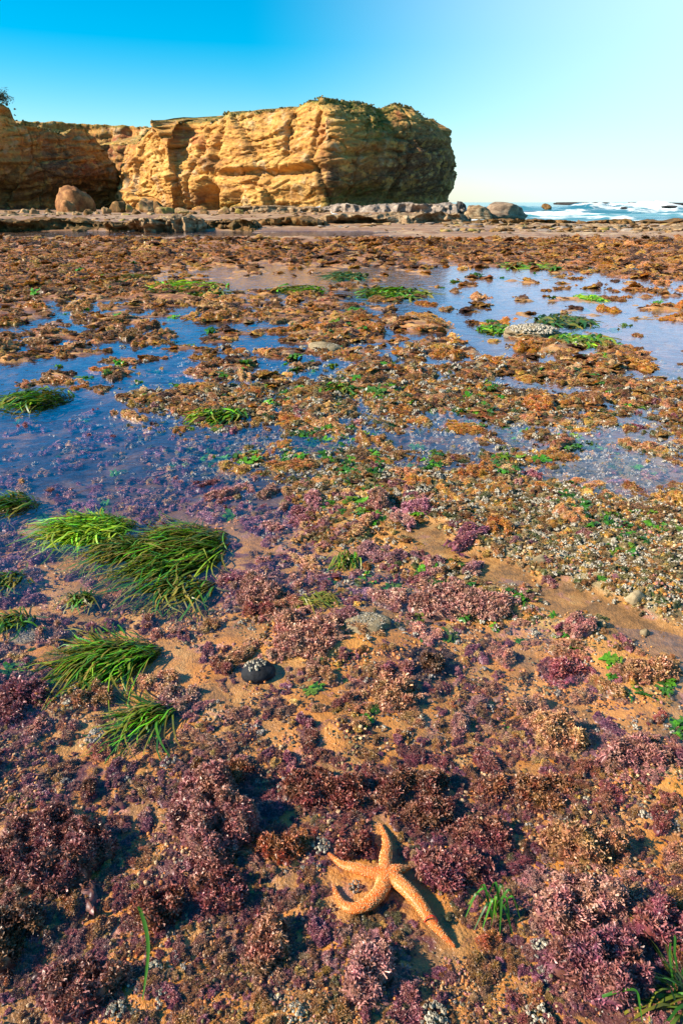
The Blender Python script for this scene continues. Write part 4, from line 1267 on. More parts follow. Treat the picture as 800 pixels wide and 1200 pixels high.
# ------------------------------------------------------------------ cliffs
def mat_cliff(name):
    k = NT(name)
    p = k.pos()
    m = k.attr('mask')
    sep = k.n('ShaderNodeSeparateColor'); k.l(m, sep.inputs[0])
    moss, dark, red = sep.outputs[0], sep.outputs[1], sep.outputs[2]
    # beds dip gently to the right
    mp = k.n('ShaderNodeMapping'); mp.inputs['Rotation'].default_value = (0, math.radians(-9), 0)
    k.l(p, mp.inputs['Vector'])
    pb = k.vmul(mp.outputs[0], (0.10, 0.10, 1.5))
    bed = k.noise(pb, 1.3, 5, 0.6, 0.25)
    blot = k.noise(p, 0.28, 5, 0.6, 0.5)
    fine = k.noise(p, 2.6, 6, 0.68)
    f = k.math('ADD', k.math('MULTIPLY', bed, 0.45), k.math('ADD', k.math('MULTIPLY', blot, 0.3), k.math('MULTIPLY', fine, 0.25)))
    c = k.ramp(f, [(0.33, (0.12, 0.055, 0.022)), (0.42, (0.34, 0.175, 0.062)), (0.50, (0.52, 0.265, 0.072)), (0.58, (0.60, 0.37, 0.115)), (0.70, (0.64, 0.46, 0.20))])
    # streaks running down
    st = k.noise(k.vmul(p, (1.0, 1.0, 0.10)), 0.9, 5, 0.65, 0.2)
    c = k.mix(k.math('MULTIPLY', k.step(st, 0.54, 0.68), 0.55), c, (0.16, 0.085, 0.04))
    c = k.mix(k.math('MULTIPLY', k.step(k.noise(p, 0.5, 4, 0.6, 0.3), 0.54, 0.68), 0.5), c, (0.62, 0.48, 0.30))
    rm = k.math('MULTIPLY', red, k.step(k.noise(p, 0.7, 4, 0.6), 0.45, 0.6))
    c = k.mix(rm, c, (0.36, 0.10, 0.045))
    dk = k.math('MULTIPLY', dark, k.step(k.noise(p, 0.9, 5, 0.65), 0.34, 0.55))  # brown rock tone; also paints deeper shade into the headland's end
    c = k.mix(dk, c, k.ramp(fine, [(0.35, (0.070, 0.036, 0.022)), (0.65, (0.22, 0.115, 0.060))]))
    ms = k.math('MULTIPLY', moss, k.step(k.noise(p, 1.1, 5, 0.65), 0.38, 0.54))
    c = k.mix(ms, c, k.ramp(fine, [(0.35, (0.05, 0.06, 0.014)), (0.65, (0.20, 0.185, 0.04))]))
    hgt = k.math('ADD', k.math('MULTIPLY', fine, 0.5), k.math('ADD', k.math('MULTIPLY', bed, 0.35), k.math('MULTIPLY', k.noise(p, 9, 4, 0.6), 0.15)))
    k.bsdf(c, 0.9, 0.15, k.bump(hgt, 1.0, 0.45))
    return k.m
M_CLIFF = mat_cliff('sandstone')

def worley(p, seed):
    r = np.random.default_rng(seed)
    tab = r.uniform(0, 1, (4096, 5))
    i = np.floor(p).astype(np.int64); f1 = np.full(len(p), 9.0); f2 = f1.copy(); val = np.zeros((len(p), 4))
    for dx in (-1, 0, 1):
        for dy in (-1, 0, 1):
            for dz in (-1, 0, 1):
                c = i + [dx, dy, dz]
                h = (c[:, 0] * 73 + c[:, 1] * 911 + c[:, 2] * 3571) & 4095
                t = tab[h]
                d = p - c - t[:, :3]
                dist = (d * d).sum(1) ** 0.5
                nr = dist < f1
                f2 = np.where(nr, f1, np.minimum(f2, dist))
                f1 = np.where(nr, dist, f1)
                val[nr] = np.concatenate([t[:, 3:4], d], 1)[nr]
    return f1, f2, val

def cliff(name, ctrl, nu, nv, feats=(), masks=(), rough=1.0, base=-0.3, strata=0.2, spine=None, capn=10, seed=0.0, profile=None):
    """ctrl: (px, distance, py of the rim). A sheet of rock from foot to rim, then a cap running back to the spine line."""
    ctrl = np.array([c[:3] for c in ctrl], float)
    zt = z_at(ctrl[:, 2], ctrl[:, 1])
    xy = np.stack([x_at(ctrl[:, 0], ctrl[:, 1], zt * 0.4), ctrl[:, 1]], -1)
    seg = np.r_[0, np.cumsum(np.linalg.norm(np.diff(xy, axis=0), axis=1))]
    u = np.linspace(0, seg[-1], nu)
    X = np.stack([np.interp(u, seg, xy[:, 0]), np.interp(u, seg, xy[:, 1])], -1)
    Zt = np.interp(u, seg, zt)
    us = u / seg[-1]
    for _ in range(int(nu * 0.012) + 1):
        X[1:-1] = (X[:-2] + 2 * X[1:-1] + X[2:]) / 4
    Zt = Zt + 0.22 * fbm(np.stack([u * 0.5, u * 0 + seed, u * 0], -1), 4)
    T = np.gradient(X, axis=0); T /= np.linalg.norm(T, axis=1)[:, None]
    for _ in range(int(nu * 0.02)):
        T[1:-1] = (T[:-2] + 2 * T[1:-1] + T[2:]) / 4
    T /= np.linalg.norm(T, axis=1)[:, None]
    N = np.stack([T[:, 1], -T[:, 0]], -1)                  # to the right of travel = outward when walking left to right in front
    t = np.linspace(0, 1, nv)
    P = np.zeros((nu, nv + capn, 3))
    Zg = base + (Zt - base)[:, None] * t[None]
    P[:, :nv, :2] = X[:, None]
    P[:, :nv, 2] = Zg
    q = P[:, :nv].reshape(-1, 3)
    px, py = proj(q[:, 0], q[:, 1], q[:, 2])
    tt = np.tile(t, nu)
    lean = profile(us, t) if profile else (-1.8 * t ** 2)[None] * np.ones((nu, 1))
    dsp = lean.ravel()
    for (fx, fy, sx, sy, am) in feats:
        dsp = dsp + am * np.exp(-((px - fx) / sx) ** 2 - ((py - fy) / sy) ** 2)
    q3 = q + seed * 5
    big = fbm(q3 * [0.09, 0.09, 0.07], 3) * 1.5
    ridge = -np.abs(perlin(q3 * [0.22, 0.22, 0.06] + 31.7)) * 1.7 + 0.35
    mid = fbm(q3 * 0.45, 4, 0.55) * 0.55
    dip = q3[:, 2] - 0.16 * q3[:, 0] + 0.7 * perlin(q3 * 0.12)
    stv = perlin(np.stack([dip * 1.15, q3[:, 0] * 0.03, q3[:, 1] * 0.03], -1))
    stf = perlin(np.stack([dip * 3.4, q3[:, 0] * 0.06, q3[:, 1] * 0.06], -1))
    st = strata * (np.clip(stv * 2.2, -1, 1) + 0.45 * stf)
    fade = 1 - 0.35 * smooth(0.93, 1.0, tt)
    qw = q3 + 0.5 * np.stack([perlin(q3 * 0.25), perlin(q3 * 0.25 + 40), perlin(q3 * 0.25 + 80)], -1)
    rot = np.array([[1, 0, 0.16], [0, 1, 0], [-0.16, 0, 1]])
    f1, f2, v1 = worley(qw @ rot.T * [0.15, 0.15, 0.11], 11)
    g1, g2, w1 = worley(qw @ rot.T * [0.20, 0.20, 0.85], 12)
    h1, h2, x1 = worley(qw @ rot.T * [0.9, 0.9, 2.4], 13)
    crack = -0.5 * smooth(0.06, 0.0, f2 - f1) - 0.28 * smooth(0.05, 0.0, g2 - g1) - 0.16 * smooth(0.08, 0.0, h2 - h1)
    block = 1.3 * (v1[:, 0] - 0.5) + 0.8 * v1[:, 1] * 0.6 + 0.5 * v1[:, 3] * 0.6 + 0.55 * (w1[:, 0] - 0.5) + 0.26 * (x1[:, 0] - 0.5)
    dsp = dsp + rough * fade * (big * 0.6 + ridge * 0.18 + mid * 0.22 + st * 1.2 + block + crack)
    P[:, :nv, :2] += (N[:, None] * dsp.reshape(nu, nv)[..., None])
    P[:, :nv, 2] += (0.18 * fbm(q3 * 0.6 + 9, 3) * smooth(0.7, 1, tt)).reshape(nu, nv)
    rim = P[:, nv - 1].copy()
    sp = np.array(spine, float)
    si = np.linspace(0, 1, len(sp))
    C = np.stack([np.interp(us, si, sp[:, k]) for k in range(3)], -1)
    for k in range(capn):
        s = ((k + 1) / capn) ** 1.3
        P[:, nv + k] = rim * (1 - s) + C * s
        P[:, nv + k, 2] += 0.35 * fbm(P[:, nv + k] * 0.35 + 3, 3) * min(1, 3 * s) * (1 - s) - 0.10 * s
    msk = np.zeros((nu * (nv + capn), 3))
    ap = P.reshape(-1, 3)
    apx, apy = proj(ap[:, 0], ap[:, 1], ap[:, 2])
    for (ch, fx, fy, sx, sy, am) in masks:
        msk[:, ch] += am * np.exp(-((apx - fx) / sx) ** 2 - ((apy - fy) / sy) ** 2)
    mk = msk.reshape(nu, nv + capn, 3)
    mk[:, nv - 2:, 0] += 0.75
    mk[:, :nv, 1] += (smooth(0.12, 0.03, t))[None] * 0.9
    return mesh_np(name, ap, grid_faces(nu, nv + capn), [M_CLIFF], colors={'mask': np.clip(mk.reshape(-1, 3), 0, 1)}), rim

# headland: sunlit front from the cove to the corner, then the shaded seaward end
def prof_head(us, t):
    front = (-3.4 * t ** 1.6 + 1.2 * np.sin(t * math.pi) * 0.4)[None] * np.ones((len(us), 1))
    end = (np.interp(t, [0, .18, .35, .55, .72, .88, 1], [0.1, 0.4, 1.0, 1.5, 1.1, -0.2, -2.2]))[None] * np.ones((len(us), 1))
    k = smooth(0.50, 0.64, us)[:, None]
    return front * (1 - k) + end * k
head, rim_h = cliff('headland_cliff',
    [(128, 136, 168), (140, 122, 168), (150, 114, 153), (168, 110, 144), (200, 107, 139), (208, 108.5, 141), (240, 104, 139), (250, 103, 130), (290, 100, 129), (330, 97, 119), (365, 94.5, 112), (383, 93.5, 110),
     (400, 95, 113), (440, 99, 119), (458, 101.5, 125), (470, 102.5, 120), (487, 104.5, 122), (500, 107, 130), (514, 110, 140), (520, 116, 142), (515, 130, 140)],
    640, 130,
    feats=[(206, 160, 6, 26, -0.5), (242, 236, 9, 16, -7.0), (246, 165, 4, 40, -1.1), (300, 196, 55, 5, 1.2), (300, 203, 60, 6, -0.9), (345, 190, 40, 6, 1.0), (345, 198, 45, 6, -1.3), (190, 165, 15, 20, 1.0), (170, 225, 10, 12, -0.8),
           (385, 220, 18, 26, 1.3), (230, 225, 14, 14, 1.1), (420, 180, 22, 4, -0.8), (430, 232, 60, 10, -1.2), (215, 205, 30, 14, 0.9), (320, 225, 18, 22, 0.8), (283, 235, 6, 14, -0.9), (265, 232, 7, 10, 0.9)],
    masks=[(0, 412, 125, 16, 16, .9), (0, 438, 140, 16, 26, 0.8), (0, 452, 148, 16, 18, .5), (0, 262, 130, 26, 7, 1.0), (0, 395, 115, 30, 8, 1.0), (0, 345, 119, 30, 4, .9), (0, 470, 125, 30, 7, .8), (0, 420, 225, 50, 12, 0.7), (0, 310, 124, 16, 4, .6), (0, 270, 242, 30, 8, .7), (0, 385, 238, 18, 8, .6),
           (1, 505, 190, 45, 50, 0.95), (1, 440, 215, 70, 32, 0.9), (1, 385, 212, 14, 28, 0.8), (1, 240, 235, 12, 12, .8), (1, 225, 230, 14, 14, .4), (1, 470, 160, 30, 20, .4),  # dark channel: browner rock, plus shade painted into the seaward end
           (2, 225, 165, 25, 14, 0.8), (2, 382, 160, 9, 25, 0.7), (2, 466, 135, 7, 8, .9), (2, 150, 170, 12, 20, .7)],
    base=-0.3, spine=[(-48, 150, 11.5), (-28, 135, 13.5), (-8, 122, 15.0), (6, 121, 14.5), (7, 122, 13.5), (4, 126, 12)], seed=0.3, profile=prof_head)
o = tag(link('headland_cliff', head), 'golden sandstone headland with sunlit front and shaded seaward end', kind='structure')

def prof_left(us, t):
    a = np.interp(t, [0, .12, .3, .5, .8, 1], [-3.2, -3.0, -0.6, 0.5, 0.2, -0.7])
    return a[None] * np.ones((len(us), 1))
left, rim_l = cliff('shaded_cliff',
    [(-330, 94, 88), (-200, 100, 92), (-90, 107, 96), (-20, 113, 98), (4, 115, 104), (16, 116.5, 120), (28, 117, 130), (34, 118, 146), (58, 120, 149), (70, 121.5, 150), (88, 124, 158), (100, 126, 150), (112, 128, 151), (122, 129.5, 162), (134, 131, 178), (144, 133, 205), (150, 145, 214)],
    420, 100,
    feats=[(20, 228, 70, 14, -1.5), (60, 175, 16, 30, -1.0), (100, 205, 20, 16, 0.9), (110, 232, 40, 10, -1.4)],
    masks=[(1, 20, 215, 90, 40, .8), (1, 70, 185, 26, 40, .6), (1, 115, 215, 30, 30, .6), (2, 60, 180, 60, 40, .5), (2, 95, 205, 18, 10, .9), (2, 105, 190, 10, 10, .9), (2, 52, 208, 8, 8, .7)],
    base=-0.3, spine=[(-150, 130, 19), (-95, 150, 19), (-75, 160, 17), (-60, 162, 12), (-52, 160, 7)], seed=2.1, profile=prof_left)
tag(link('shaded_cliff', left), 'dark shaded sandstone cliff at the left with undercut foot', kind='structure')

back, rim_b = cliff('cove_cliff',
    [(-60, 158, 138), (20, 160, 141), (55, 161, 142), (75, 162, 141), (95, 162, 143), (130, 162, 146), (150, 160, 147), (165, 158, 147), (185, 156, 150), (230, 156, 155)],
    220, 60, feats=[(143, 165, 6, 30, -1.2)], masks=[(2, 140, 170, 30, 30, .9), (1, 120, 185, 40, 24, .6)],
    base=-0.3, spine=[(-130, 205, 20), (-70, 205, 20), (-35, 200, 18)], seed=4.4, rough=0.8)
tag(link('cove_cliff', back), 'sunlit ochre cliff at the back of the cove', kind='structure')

# rim vegetation
def rim_pts(rim, n, lo, hi, r):
    i = r.integers(int(lo * len(rim)), int(hi * len(rim)) - 1, n)
    P = rim[i] + np.stack([r.normal(size=n) * .3, r.uniform(0.0, 2.5, n), r.normal(size=n) * 0.06], -1)
    return P
r = np.random.default_rng(21)
Pv = np.concatenate([rim_pts(rim_h, 1300, 0.18, 0.95, r), rim_pts(rim_l, 200, 0.1, 0.7, r)])
n = len(Pv); s = r.uniform(2.0, 5.0, n)
tc = np.array([(0.10, 0.11, 0.025), (0.18, 0.16, 0.04), (0.06, 0.075, 0.02), (0.28, 0.22, 0.08)])[r.integers(0, 4, n)]
gn_scatter('clifftop_scrub', Pv, np.stack([s, s, s * r.uniform(.5, 1.1, n)], -1), np.stack([r.normal(size=n) * .2, r.normal(size=n) * .2, r.uniform(0, 6, n)], -1), r.integers(0, 6, n), tc, TUFTS, 'low grass and scrub along the cliff tops')

# shrub leaning from the top of the left cliff
c = np.array([x_at(-4, 115, z_at(112, 115)), 115.0, z_at(112, 115)])
sh = empty('cliff_shrub', tuple(c)); tag(sh, 'small bluish green shrub leaning out from the top of the left cliff', 'shrub')
M_BARK = NT('bark'); M_BARK.bsdf((0.09, 0.06, 0.04), 0.85, 0.2); M_BARK = M_BARK.m
M_SHRUB = NT('shrub_leaf'); M_SHRUB.bsdf((0.045, 0.075, 0.055), 0.6, 0.3, trans=0.2); M_SHRUB = M_SHRUB.m
rs = np.random.default_rng(8)
Vt, Qt, Lc = [], [], []
for b in range(9):
    a = rs.uniform(-0.9, 0.9); L_ = rs.uniform(0.8, 2.0)
    p0 = np.array([rs.normal() * 0.2, rs.normal() * 0.2, -0.4]); dr = np.array([math.cos(a) * 0.9, rs.normal() * 0.4, 0.55 + 0.3 * rs.normal()])
    for k in range(5):
        q = p0 + dr * L_ * k / 4 + np.array([0, 0, -0.12 * (k / 4) ** 2 * L_]); w = 0.07 * (1 - k / 5)
        b0 = len(Vt)
        Vt += [q + [w, 0, 0], q + [-w * .5, w * .87, 0], q + [-w * .5, -w * .87, 0]]
        if k:
            for j in range(3): Qt.append([b0 - 3 + j, b0 - 3 + (j + 1) % 3, b0 + (j + 1) % 3, b0 + j])
            for _ in range(26): Lc.append(q + rs.normal(size=3) * 0.22)
link('trunk', mesh_np('trunk', np.array(Vt), np.array(Qt), [M_BARK]), sh)
Lc = np.array(Lc); n = len(Lc)
D_ = rs.normal(size=(n, 3)); D_ /= np.linalg.norm(D_, axis=1)[:, None]
E_ = np.cross(D_, rs.normal(size=(n, 3))); E_ /= np.linalg.norm(E_, axis=1)[:, None]
Vl = np.stack([Lc - D_ * .12, Lc + E_ * .05, Lc + D_ * .12, Lc - E_ * .05], 1).reshape(-1, 3)
link('crown', mesh_np('crown', Vl, np.arange(4 * n).reshape(-1, 4), [M_SHRUB], False), sh)

# ------------------------------------------------------------------ ledges, boulders, shore rocks
M_LEDGE = mat_rock('ledge_rock', [(0.3, (0.08, 0.045, 0.022)), (0.5, (0.26, 0.165, 0.085)), (0.68, (0.48, 0.36, 0.22))], scale=1.6, strata=2.0)
M_WEEDY = mat_rock('weedy_rock', [(0.3, (0.05, 0.03, 0.012)), (0.5, (0.17, 0.085, 0.025)), (0.7, (0.36, 0.20, 0.07))], weed=(0.09, 0.055, 0.015), scale=1.8)
M_GREY = mat_rock('grey_rock', [(0.3, (0.10, 0.08, 0.07)), (0.5, (0.25, 0.20, 0.165)), (0.7, (0.42, 0.35, 0.28))], scale=1.0, strata=1.0)
M_BOULD = mat_rock('boulder_rock', [(0.3, (0.13, 0.07, 0.035)), (0.5, (0.34, 0.20, 0.09)), (0.7, (0.52, 0.36, 0.18))], weed=(0.24, 0.19, 0.045), scale=0.9)
M_RUSTB = mat_rock('rust_boulder', [(0.3, (0.10, 0.04, 0.018)), (0.5, (0.30, 0.13, 0.045)), (0.7, (0.50, 0.27, 0.10))], scale=0.8)
M_SEAR = mat_rock('surf_rock', [(0.3, (0.09, 0.055, 0.035)), (0.5, (0.24, 0.165, 0.11)), (0.7, (0.38, 0.29, 0.20))], scale=1.0, strata=1.5)
M_DARKB = mat_rock('dark_boulder', [(0.3, (0.02, 0.02, 0.02)), (0.7, (0.07, 0.06, 0.055))], scale=0.8)

def ledge(name, px0, px1, d0, d1, ztop, depth, mat, label, seed, crev=0.35, nu=220):
    sc = 38.0 / d0
    """A low rock bench: flat uneven top, broken vertical front."""
    nv, nc = 14, 14
    s = np.linspace(0, 1, nu)
    dd = d0 + (d1 - d0) * s
    x = x_at(px0 + (px1 - px0) * s, dd, 0.2)
    L_ = abs(x[-1] - x[0])
    env = np.minimum(1, np.minimum(s, 1 - s) * 9) ** 0.5
    P = np.zeros((nu, nv + nc, 3))
    for k in range(nv + nc):
        if k < nv:
            t = k / (nv - 1); back = 0.15 * t
            z = -0.45 + (ztop * (0.35 + 0.65 * env) + 0.45) * t
        else:
            t = 1; back = 0.15 + depth * ((k - nv + 1) / nc) ** 1.2
            z = ztop * (0.35 + 0.65 * env) - (0.05 if k < nv + nc - 1 else ztop + .4)
        y = dd + back + (1 - env) * depth * 0.45
        q = np.stack([x + seed, y, np.zeros_like(x) + z * 1.5], -1)
        q2 = q * sc
        cr = (-np.abs(perlin(q2 * [0.5, 0.2, 0.2] + 5)) * crev * 2.2 - np.abs(perlin(q2 * [1.9, 0.3, 0.3] + 9)) * crev * 1.3 + fbm(q2 * [0.3, .3, .8], 4, .6) * 1.0 + fbm(q2 * 2.5, 3) * 0.22) / sc ** 0.5
        fr = max(0.0, 1 - max(0, k - nv) / nc)
        P[:, k, 0] = x + 0.1 * fbm(q * 2 + 8, 2)
        P[:, k, 1] = y - cr * fr
        P[:, k, 2] = z + ((0.10 + 0.25 * ztop) * fbm(q2 * [0.5, .5, .5] + 3, 5, .6) * min(1.0, t + .1)) * (1 if k < nv + nc - 1 else 0)
    o = link(name, mesh_np(name, P.reshape(-1, 3), grid_faces(nu, nv + nc), [mat]))
    return tag(o, label, 'rock ledge')

ledge('rock_ledge', 372, 556, 84, 78, 1.15, 9, M_GREY, 'long grey bench at the foot of the headland, running out to the sea', 1.0, 0.6)
ledge('rock_ledge', 255, 385, 82, 83, 0.9, 8, M_LEDGE, 'tan bench under the sunlit headland front', 2.0, 0.5)
ledge('rock_ledge', 146, 236, 38, 39, 0.62, 3.0, M_LEDGE, 'pale fluted ledge with a ragged front beside the channel', 3.0, 0.5)
ledge('rock_ledge', -160, 116, 38, 39.5, 0.56, 3.0, M_WEEDY, 'long dark weed hung ledge at the left beside the channel', 4.0, 0.4)
ledge('rock_ledge', 114, 150, 39, 39, 0.45, 2.0, M_WEEDY, 'short weedy ledge between the dark ledge and the pale fluted one', 5.0, 0.3)
ledge('rock_ledge', 228, 300, 40, 39.5, 0.5, 2.5, M_WEEDY, 'weedy ledge right of the pale fluted one', 6.0, 0.3)
ledge('rock_ledge', 290, 382, 45, 44, 0.5, 3.0, M_WEEDY, 'low brown ledge in front of the tan bench', 7.0, 0.3)
ledge('rock_ledge', 362, 560, 48, 49, 0.62, 4.5, M_LEDGE, 'broad sandy topped ledge in front of the grey bench', 8.0, 0.3)
ledge('rock_ledge', 545, 690, 49, 50, 0.30, 2.5, M_WEEDY, 'low weedy ledge along the surf right of the sandy topped ledge', 9.0, 0.3)
ledge('rock_ledge', 680, 960, 49, 51, 0.30, 2.5, M_WEEDY, 'low weedy ledge along the surf at the far right', 10.0, 0.3)
ledge('rock_ledge', 590, 740, 40, 41, 0.26, 2.0, M_LEDGE, 'pale crusted ledge strip in the brown flat near the surf', 11.0, 0.25)
ledge('rock_ledge', 730, 900, 37, 38, 0.24, 2.0, M_LEDGE, 'pale crusted ledge strip at the right edge of the brown flat', 12.0, 0.25)
ledge('rock_ledge', -200, 60, 62, 66, 0.42, 6.0, M_LEDGE, 'sunlit tan bench at the far left under the shaded cliff', 13.0, 0.3)
ledge('rock_ledge', 40, 270, 66, 70, 0.28, 5.0, M_LEDGE, 'pale beach bench in front of the boulder row', 14.0, 0.3)

RUB = []
for k_, m_ in enumerate((M_LEDGE, M_WEEDY, M_WEEDY, M_LEDGE, M_BOULD, M_GREY)):
    RUB.append(proto('rubble_rock', rock_mesh('rubble_rock', 400 + k_, [m_], 2, 0.3, 0.9, facets=12)))
def rubble(name, n, px0, px1, d0, d1, size, label, seed, flat=(0.25, 0.6), cut=0.0):
    r = np.random.default_rng(seed)
    dd = r.uniform(d0, d1, n * 3); x = x_at(r.uniform(px0, px1, n * 3), dd, 0.1)
    k = n2(x, dd, 4.0, 3, seed * 1.7) > cut
    x, dd = x[k][:n], dd[k][:n]
    m = len(x)
    z = terrain(x, dd)
    sz = r.uniform(0, 1, m) ** 2 * (size[1] - size[0]) + size[0]
    S = np.stack([sz * r.uniform(.8, 1.5, m), sz, sz * r.uniform(*flat, m)], -1)
    gn_scatter(name, np.stack([x, dd, z], -1), S, np.stack([r.normal(size=m) * .15, r.normal(size=m) * .15, r.uniform(0, 6, m)], -1), r.integers(0, 6, m), np.ones((m, 3)), RUB, label)
rubble('shore_rubble', 700, -120, 560, 42, 88, (0.10, 0.38), 'broken tan and brown stones strewn over the shore in front of the cliffs', 31, cut=0.05)
rubble('surf_rubble', 800, 520, 960, 36, 53, (0.08, 0.4), 'flat weedy stones along the edge of the surf', 32, cut=-0.1)
rubble('flat_rubble', 500, -150, 950, 20, 40, (0.05, 0.2), 'small stones on the far flat', 33)

def boulder(px, py_base, wpx, hpx, d, mat, label, seed, group=None, name='boulder', sub=3, ry=0.8):
    zb = z_at(py_base, d)
    dep = d * CT - (zb - H) * ST
    w, h = wpx * dep / F / 2 * 0.92, hpx * dep / F * 1.15
    me = rock_mesh(name, seed, [mat], 4, 0.24, 1.0, facets=14)
    o = link(name, me, loc=(x_at(px, d, zb), d, zb))
    o.scale = (w, w * ry, h)
    o.rotation_euler = (0, 0, 0)
    return tag(o, label, 'boulder', group)
boulder(91, 247, 54, 32, 86, M_RUSTB, 'largest rounded boulder, rust coloured with a sunlit top, under the shaded cliff', 47, sub=4)
boulder(80, 250, 26, 16, 82, M_RUSTB, 'smaller brown boulder leaning in front of the largest one', 42)
ROW = [
    (140, 246, 24, 11, 'reddish boulder at the left end of the golden headland'), (153, 247, 14, 9, None), (171, 244, 26, 12, 'olive topped boulder against the headland foot'),
    (187, 247, 18, 12, None), (195, 250, 30, 8, 'flat olive boulder in front of the small cave'), (125, 251, 14, 9, None), (103, 254, 12, 10, None), (91, 255, 12, 9, None), (42, 253, 16, 9, None), (57, 251, 14, 7, None),
    (72, 254, 14, 7, None), (115, 253, 13, 6, None), (160, 252, 14, 7, None), (177, 253, 16, 6, None), (213, 251, 20, 7, None), (226, 253, 14, 6, None), (148, 255, 16, 6, None), (30, 250, 14, 6, None), (240, 252, 18, 7, None), (262, 250, 20, 8, None), (280, 251, 16, 7, None), (15, 252, 14, 5, None)]
ORD = 'first second third fourth fifth sixth seventh eighth ninth tenth eleventh twelfth thirteenth fourteenth fifteenth sixteenth seventeenth eighteenth nineteenth twentieth'.split()
for i, (px, py, w, h, lab) in enumerate(ROW):
    nth_ = sorted(q[0] for q in ROW if q[4] is None).index(px) if lab is None else 0
    boulder(px, py, w, h, 1.28 / max(0.0125, (py - 237) * .829 / 800) * 0.93 if False else 79 - (py - 246) * 1.2, M_BOULD if i % 3 else M_WEEDY, lab or f'small weed stained boulder, {ORD[nth_]} from the left along the cliff foot', 50 + i, None if lab else 'small boulders at the cliff foot')
boulder(540, 247, 16, 12, 80, M_DARKB, 'small black rounded boulder at the seaward tip of the grey bench', 75)
boulder(586, 251, 66, 15, 79, M_SEAR, 'big brown grey rock hump in the edge of the surf', 76, name='sea_rock', sub=4, ry=1.0)
boulder(560, 253, 40, 13, 77, M_LEDGE, 'lower tan shoulder of rock left of the big hump in the surf', 77, name='sea_rock', sub=4)
boulder(641, 243, 14, 5, 120, M_WEEDY, 'small reddish rock sticking out of the breaking waves', 78, name='sea_rock')
boulder(731, 244, 10, 1.8, 135, M_DARKB, 'tiny dark rock in front of the breaking wave', 79, name='sea_rock')
boulder(783, 243, 22, 2.6, 140, M_DARKB, 'low dark rock in the sea at the right edge', 80, name='sea_rock')
boulder(672, 239, 60, 2.6, 420, M_DARKB, 'low dark skerry on the horizon left of the breaking wave', 81, name='skerry', ry=.5)
boulder(705, 239, 50, 2.2, 460, M_DARKB, 'faint low skerry on the horizon behind the breaking wave', 84, name='skerry', ry=.5)
boulder(770, 239.5, 90, 3.4, 400, M_DARKB, 'long dark skerry on the horizon at the right', 82, name='skerry', ry=.4)
boulder(840, 239.5, 110, 5, 420, M_DARKB, 'dark skerry on the horizon running out of frame to the right', 83, name='skerry', ry=.4)

# ------------------------------------------------------------------ the sea
def mat_sea():
    k = NT('sea_water')
    p = k.pos()
    fo = k.attr('foam', out='Fac')
    n = k.noise(k.vmul(p, (0.35, 1.0, 1.0)), 0.45, 6, 0.65, 0.3)
    f = k.step(k.math('ADD', n, fo), 0.92, 1.06)
    deep = k.ramp(k.noise(k.vmul(p, (0.2, 0.6, 1)), 0.05, 3), [(0.35, (0.02, 0.12, 0.20)), (0.65, (0.05, 0.24, 0.28))])
    c = k.mix(f, deep, k.ramp(k.noise(k.vmul(p, (0.5, 1.2, 1.5)), 1.1, 5, 0.65), [(0.32, (0.34, 0.46, 0.50)), (0.52, (0.72, 0.77, 0.78))]))
    rough = k.step(f, 0, 1, 0.12, 0.8)
    k.bsdf(c, rough, 0.5, k.bump(k.noise(k.vmul(p, (0.4, 1, 1)), 0.8, 4, 0.6), 0.5, 0.3))
    return k.m
M_SEA = mat_sea()
def build_sea():
    d = [50.0]
    while d[-1] < 260: d.append(d[-1] * 1.006)
    while d[-1] < 30000: d.append(d[-1] * 1.10)
    d = np.array(d); s = np.linspace(-0.35, 1, 260)
    x = (s[None] * (1.3 * d)[:, None]).ravel(); y = np.repeat(d, len(s))
    z = np.full_like(x, -0.42)
    foam = np.full_like(x, 0.09) * smooth(400, 90, y)
    foam += 0.08 * smooth(105, 84, y)
    near = smooth(300, 150, y)
    z += near * 0.14 * fbm(np.stack([x * 0.06, y * 0.22, x * 0], -1), 4)
    for (yc, x0, x1, hgt, wid, fa) in [(150, 46, 70, 1.75, 5, .8), (118, 16, 110, 0.8, 3, .6), (97, 10, 100, 0.6, 3.6, .7), (84, 8, 90, 0.4, 2.6, .6), (74, 8, 90, 0.22, 2.2, .5), (190, 60, 150, 1.3, 6, .6), (128, 55, 120, .8, 4, .5), (68, 10, 90, .15, 2.5, .5), (172, 20, 50, .9, 5, .25), (215, 40, 120, .8, 6, .3)]:
        yw = y + 3.5 * perlin(np.stack([x * 0.05, x * 0 + yc, x * 0], -1)) + 1.2 * perlin(np.stack([x * 0.25, x * 0 + yc, x * 0], -1))
        e = smooth(x0 - 8, x0 + 4, x) * smooth(x1 + 12, x1 - 6, x)
        e = e * (0.6 + 0.6 * np.clip(perlin(np.stack([x * 0.09, x * 0 + yc * 2, x * 0], -1)) + 0.5, 0, 1))
        a = np.where(yw < yc, np.exp(-((yw - yc) / (wid * 0.45)) ** 2), np.exp(-((yw - yc) / (wid * 1.4)) ** 2))
        z += e * a * hgt * (1 + 0.25 * fbm(np.stack([x * 0.7, y * 0.7, x * 0], -1), 3))
        foam += e * fa * 0.62 * np.exp(-((yw - yc + wid * 0.1) / (wid * 0.75)) ** 2)
    me = mesh_np('sea', np.stack([x, y, z], -1), up_faces(len(d), len(s)), [M_SEA], attrs={'foam': foam})
    tag(link('sea', me), 'blue green sea with white breakers rolling in', kind='structure')
build_sea()

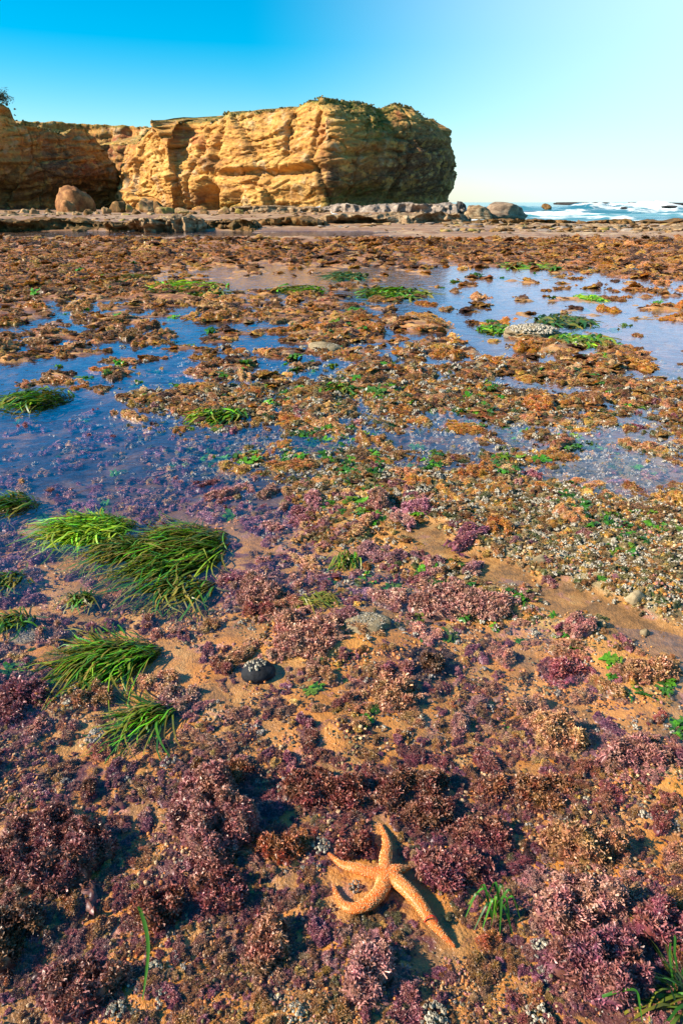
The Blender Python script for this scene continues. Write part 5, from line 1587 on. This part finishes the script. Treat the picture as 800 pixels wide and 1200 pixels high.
# ------------------------------------------------------------------ two gulls on the rocks
M_GW = NT('gull_white'); M_GW.bsdf((0.82, 0.82, 0.80), 0.7, 0.2); M_GW = M_GW.m
M_GG = NT('gull_grey'); M_GG.bsdf((0.45, 0.46, 0.48), 0.7, 0.2); M_GG = M_GG.m
M_GY = NT('gull_yellow'); M_GY.bsdf((0.7, 0.4, 0.05), 0.5, 0.3); M_GY = M_GY.m
def gull(px, d, z, label, flip):
    def rev(prof, ry=1.0):
        m = 12; an = np.arange(m) / m * 2 * math.pi
        V = np.concatenate([np.stack([np.full(m, x), np.cos(an) * rr * ry, zc + np.sin(an) * rr], -1) for x, zc, rr in prof])
        n = len(prof); i = np.arange(n - 1)[:, None] * m + np.arange(m)[None]; j = np.arange(n - 1)[:, None] * m + (np.arange(m)[None] + 1) % m
        return V, np.stack([i, j, j + m, i + m], -1).reshape(-1, 4)
    g = empty('gull', (x_at(px, d, z), d, z)); g.scale = (flip, 1, 1); tag(g, label, 'gull')
    V, Q = rev([(-.30, .19, .005), (-.2, .20, .04), (-.08, .20, .085), (.05, .21, .10), (.14, .24, .08), (.18, .30, .052), (.20, .355, .056), (.235, .365, .045), (.262, .362, .012)])
    link('body', mesh_np('body', V, Q, [M_GW]), g)
    for s in (-1, 1):
        V, Q = rev([(-.38, .19, .003), (-.25, .21, .03), (-.08, .235, .065), (.06, .235, .06), (.12, .23, .01)], 0.35)
        link('wing', mesh_np('wing', V + [0, s * .075, 0], Q, [M_GG]), g)
        V = np.array([(0.02 + a, s * .03 + b, zz) for zz in (0, .13) for a, b in ((-.008, -.008), (.008, -.008), (.008, .008), (-.008, .008))])
        link('leg', mesh_np('leg', V, np.array([[0, 1, 5, 4], [1, 2, 6, 5], [2, 3, 7, 6], [3, 0, 4, 7]]), [M_GY]), g)
    V, Q = rev([(.255, .36, .012), (.29, .358, .010), (.315, .350, .001)])
    link('beak', mesh_np('beak', V, Q, [M_GY]), g)
gull(373, 80.0, 0.72, 'white gull standing on the tan bench under the headland corner', 1)
gull(392, 50.4, 0.42, 'white gull standing lower down on the sandy topped ledge', -1)
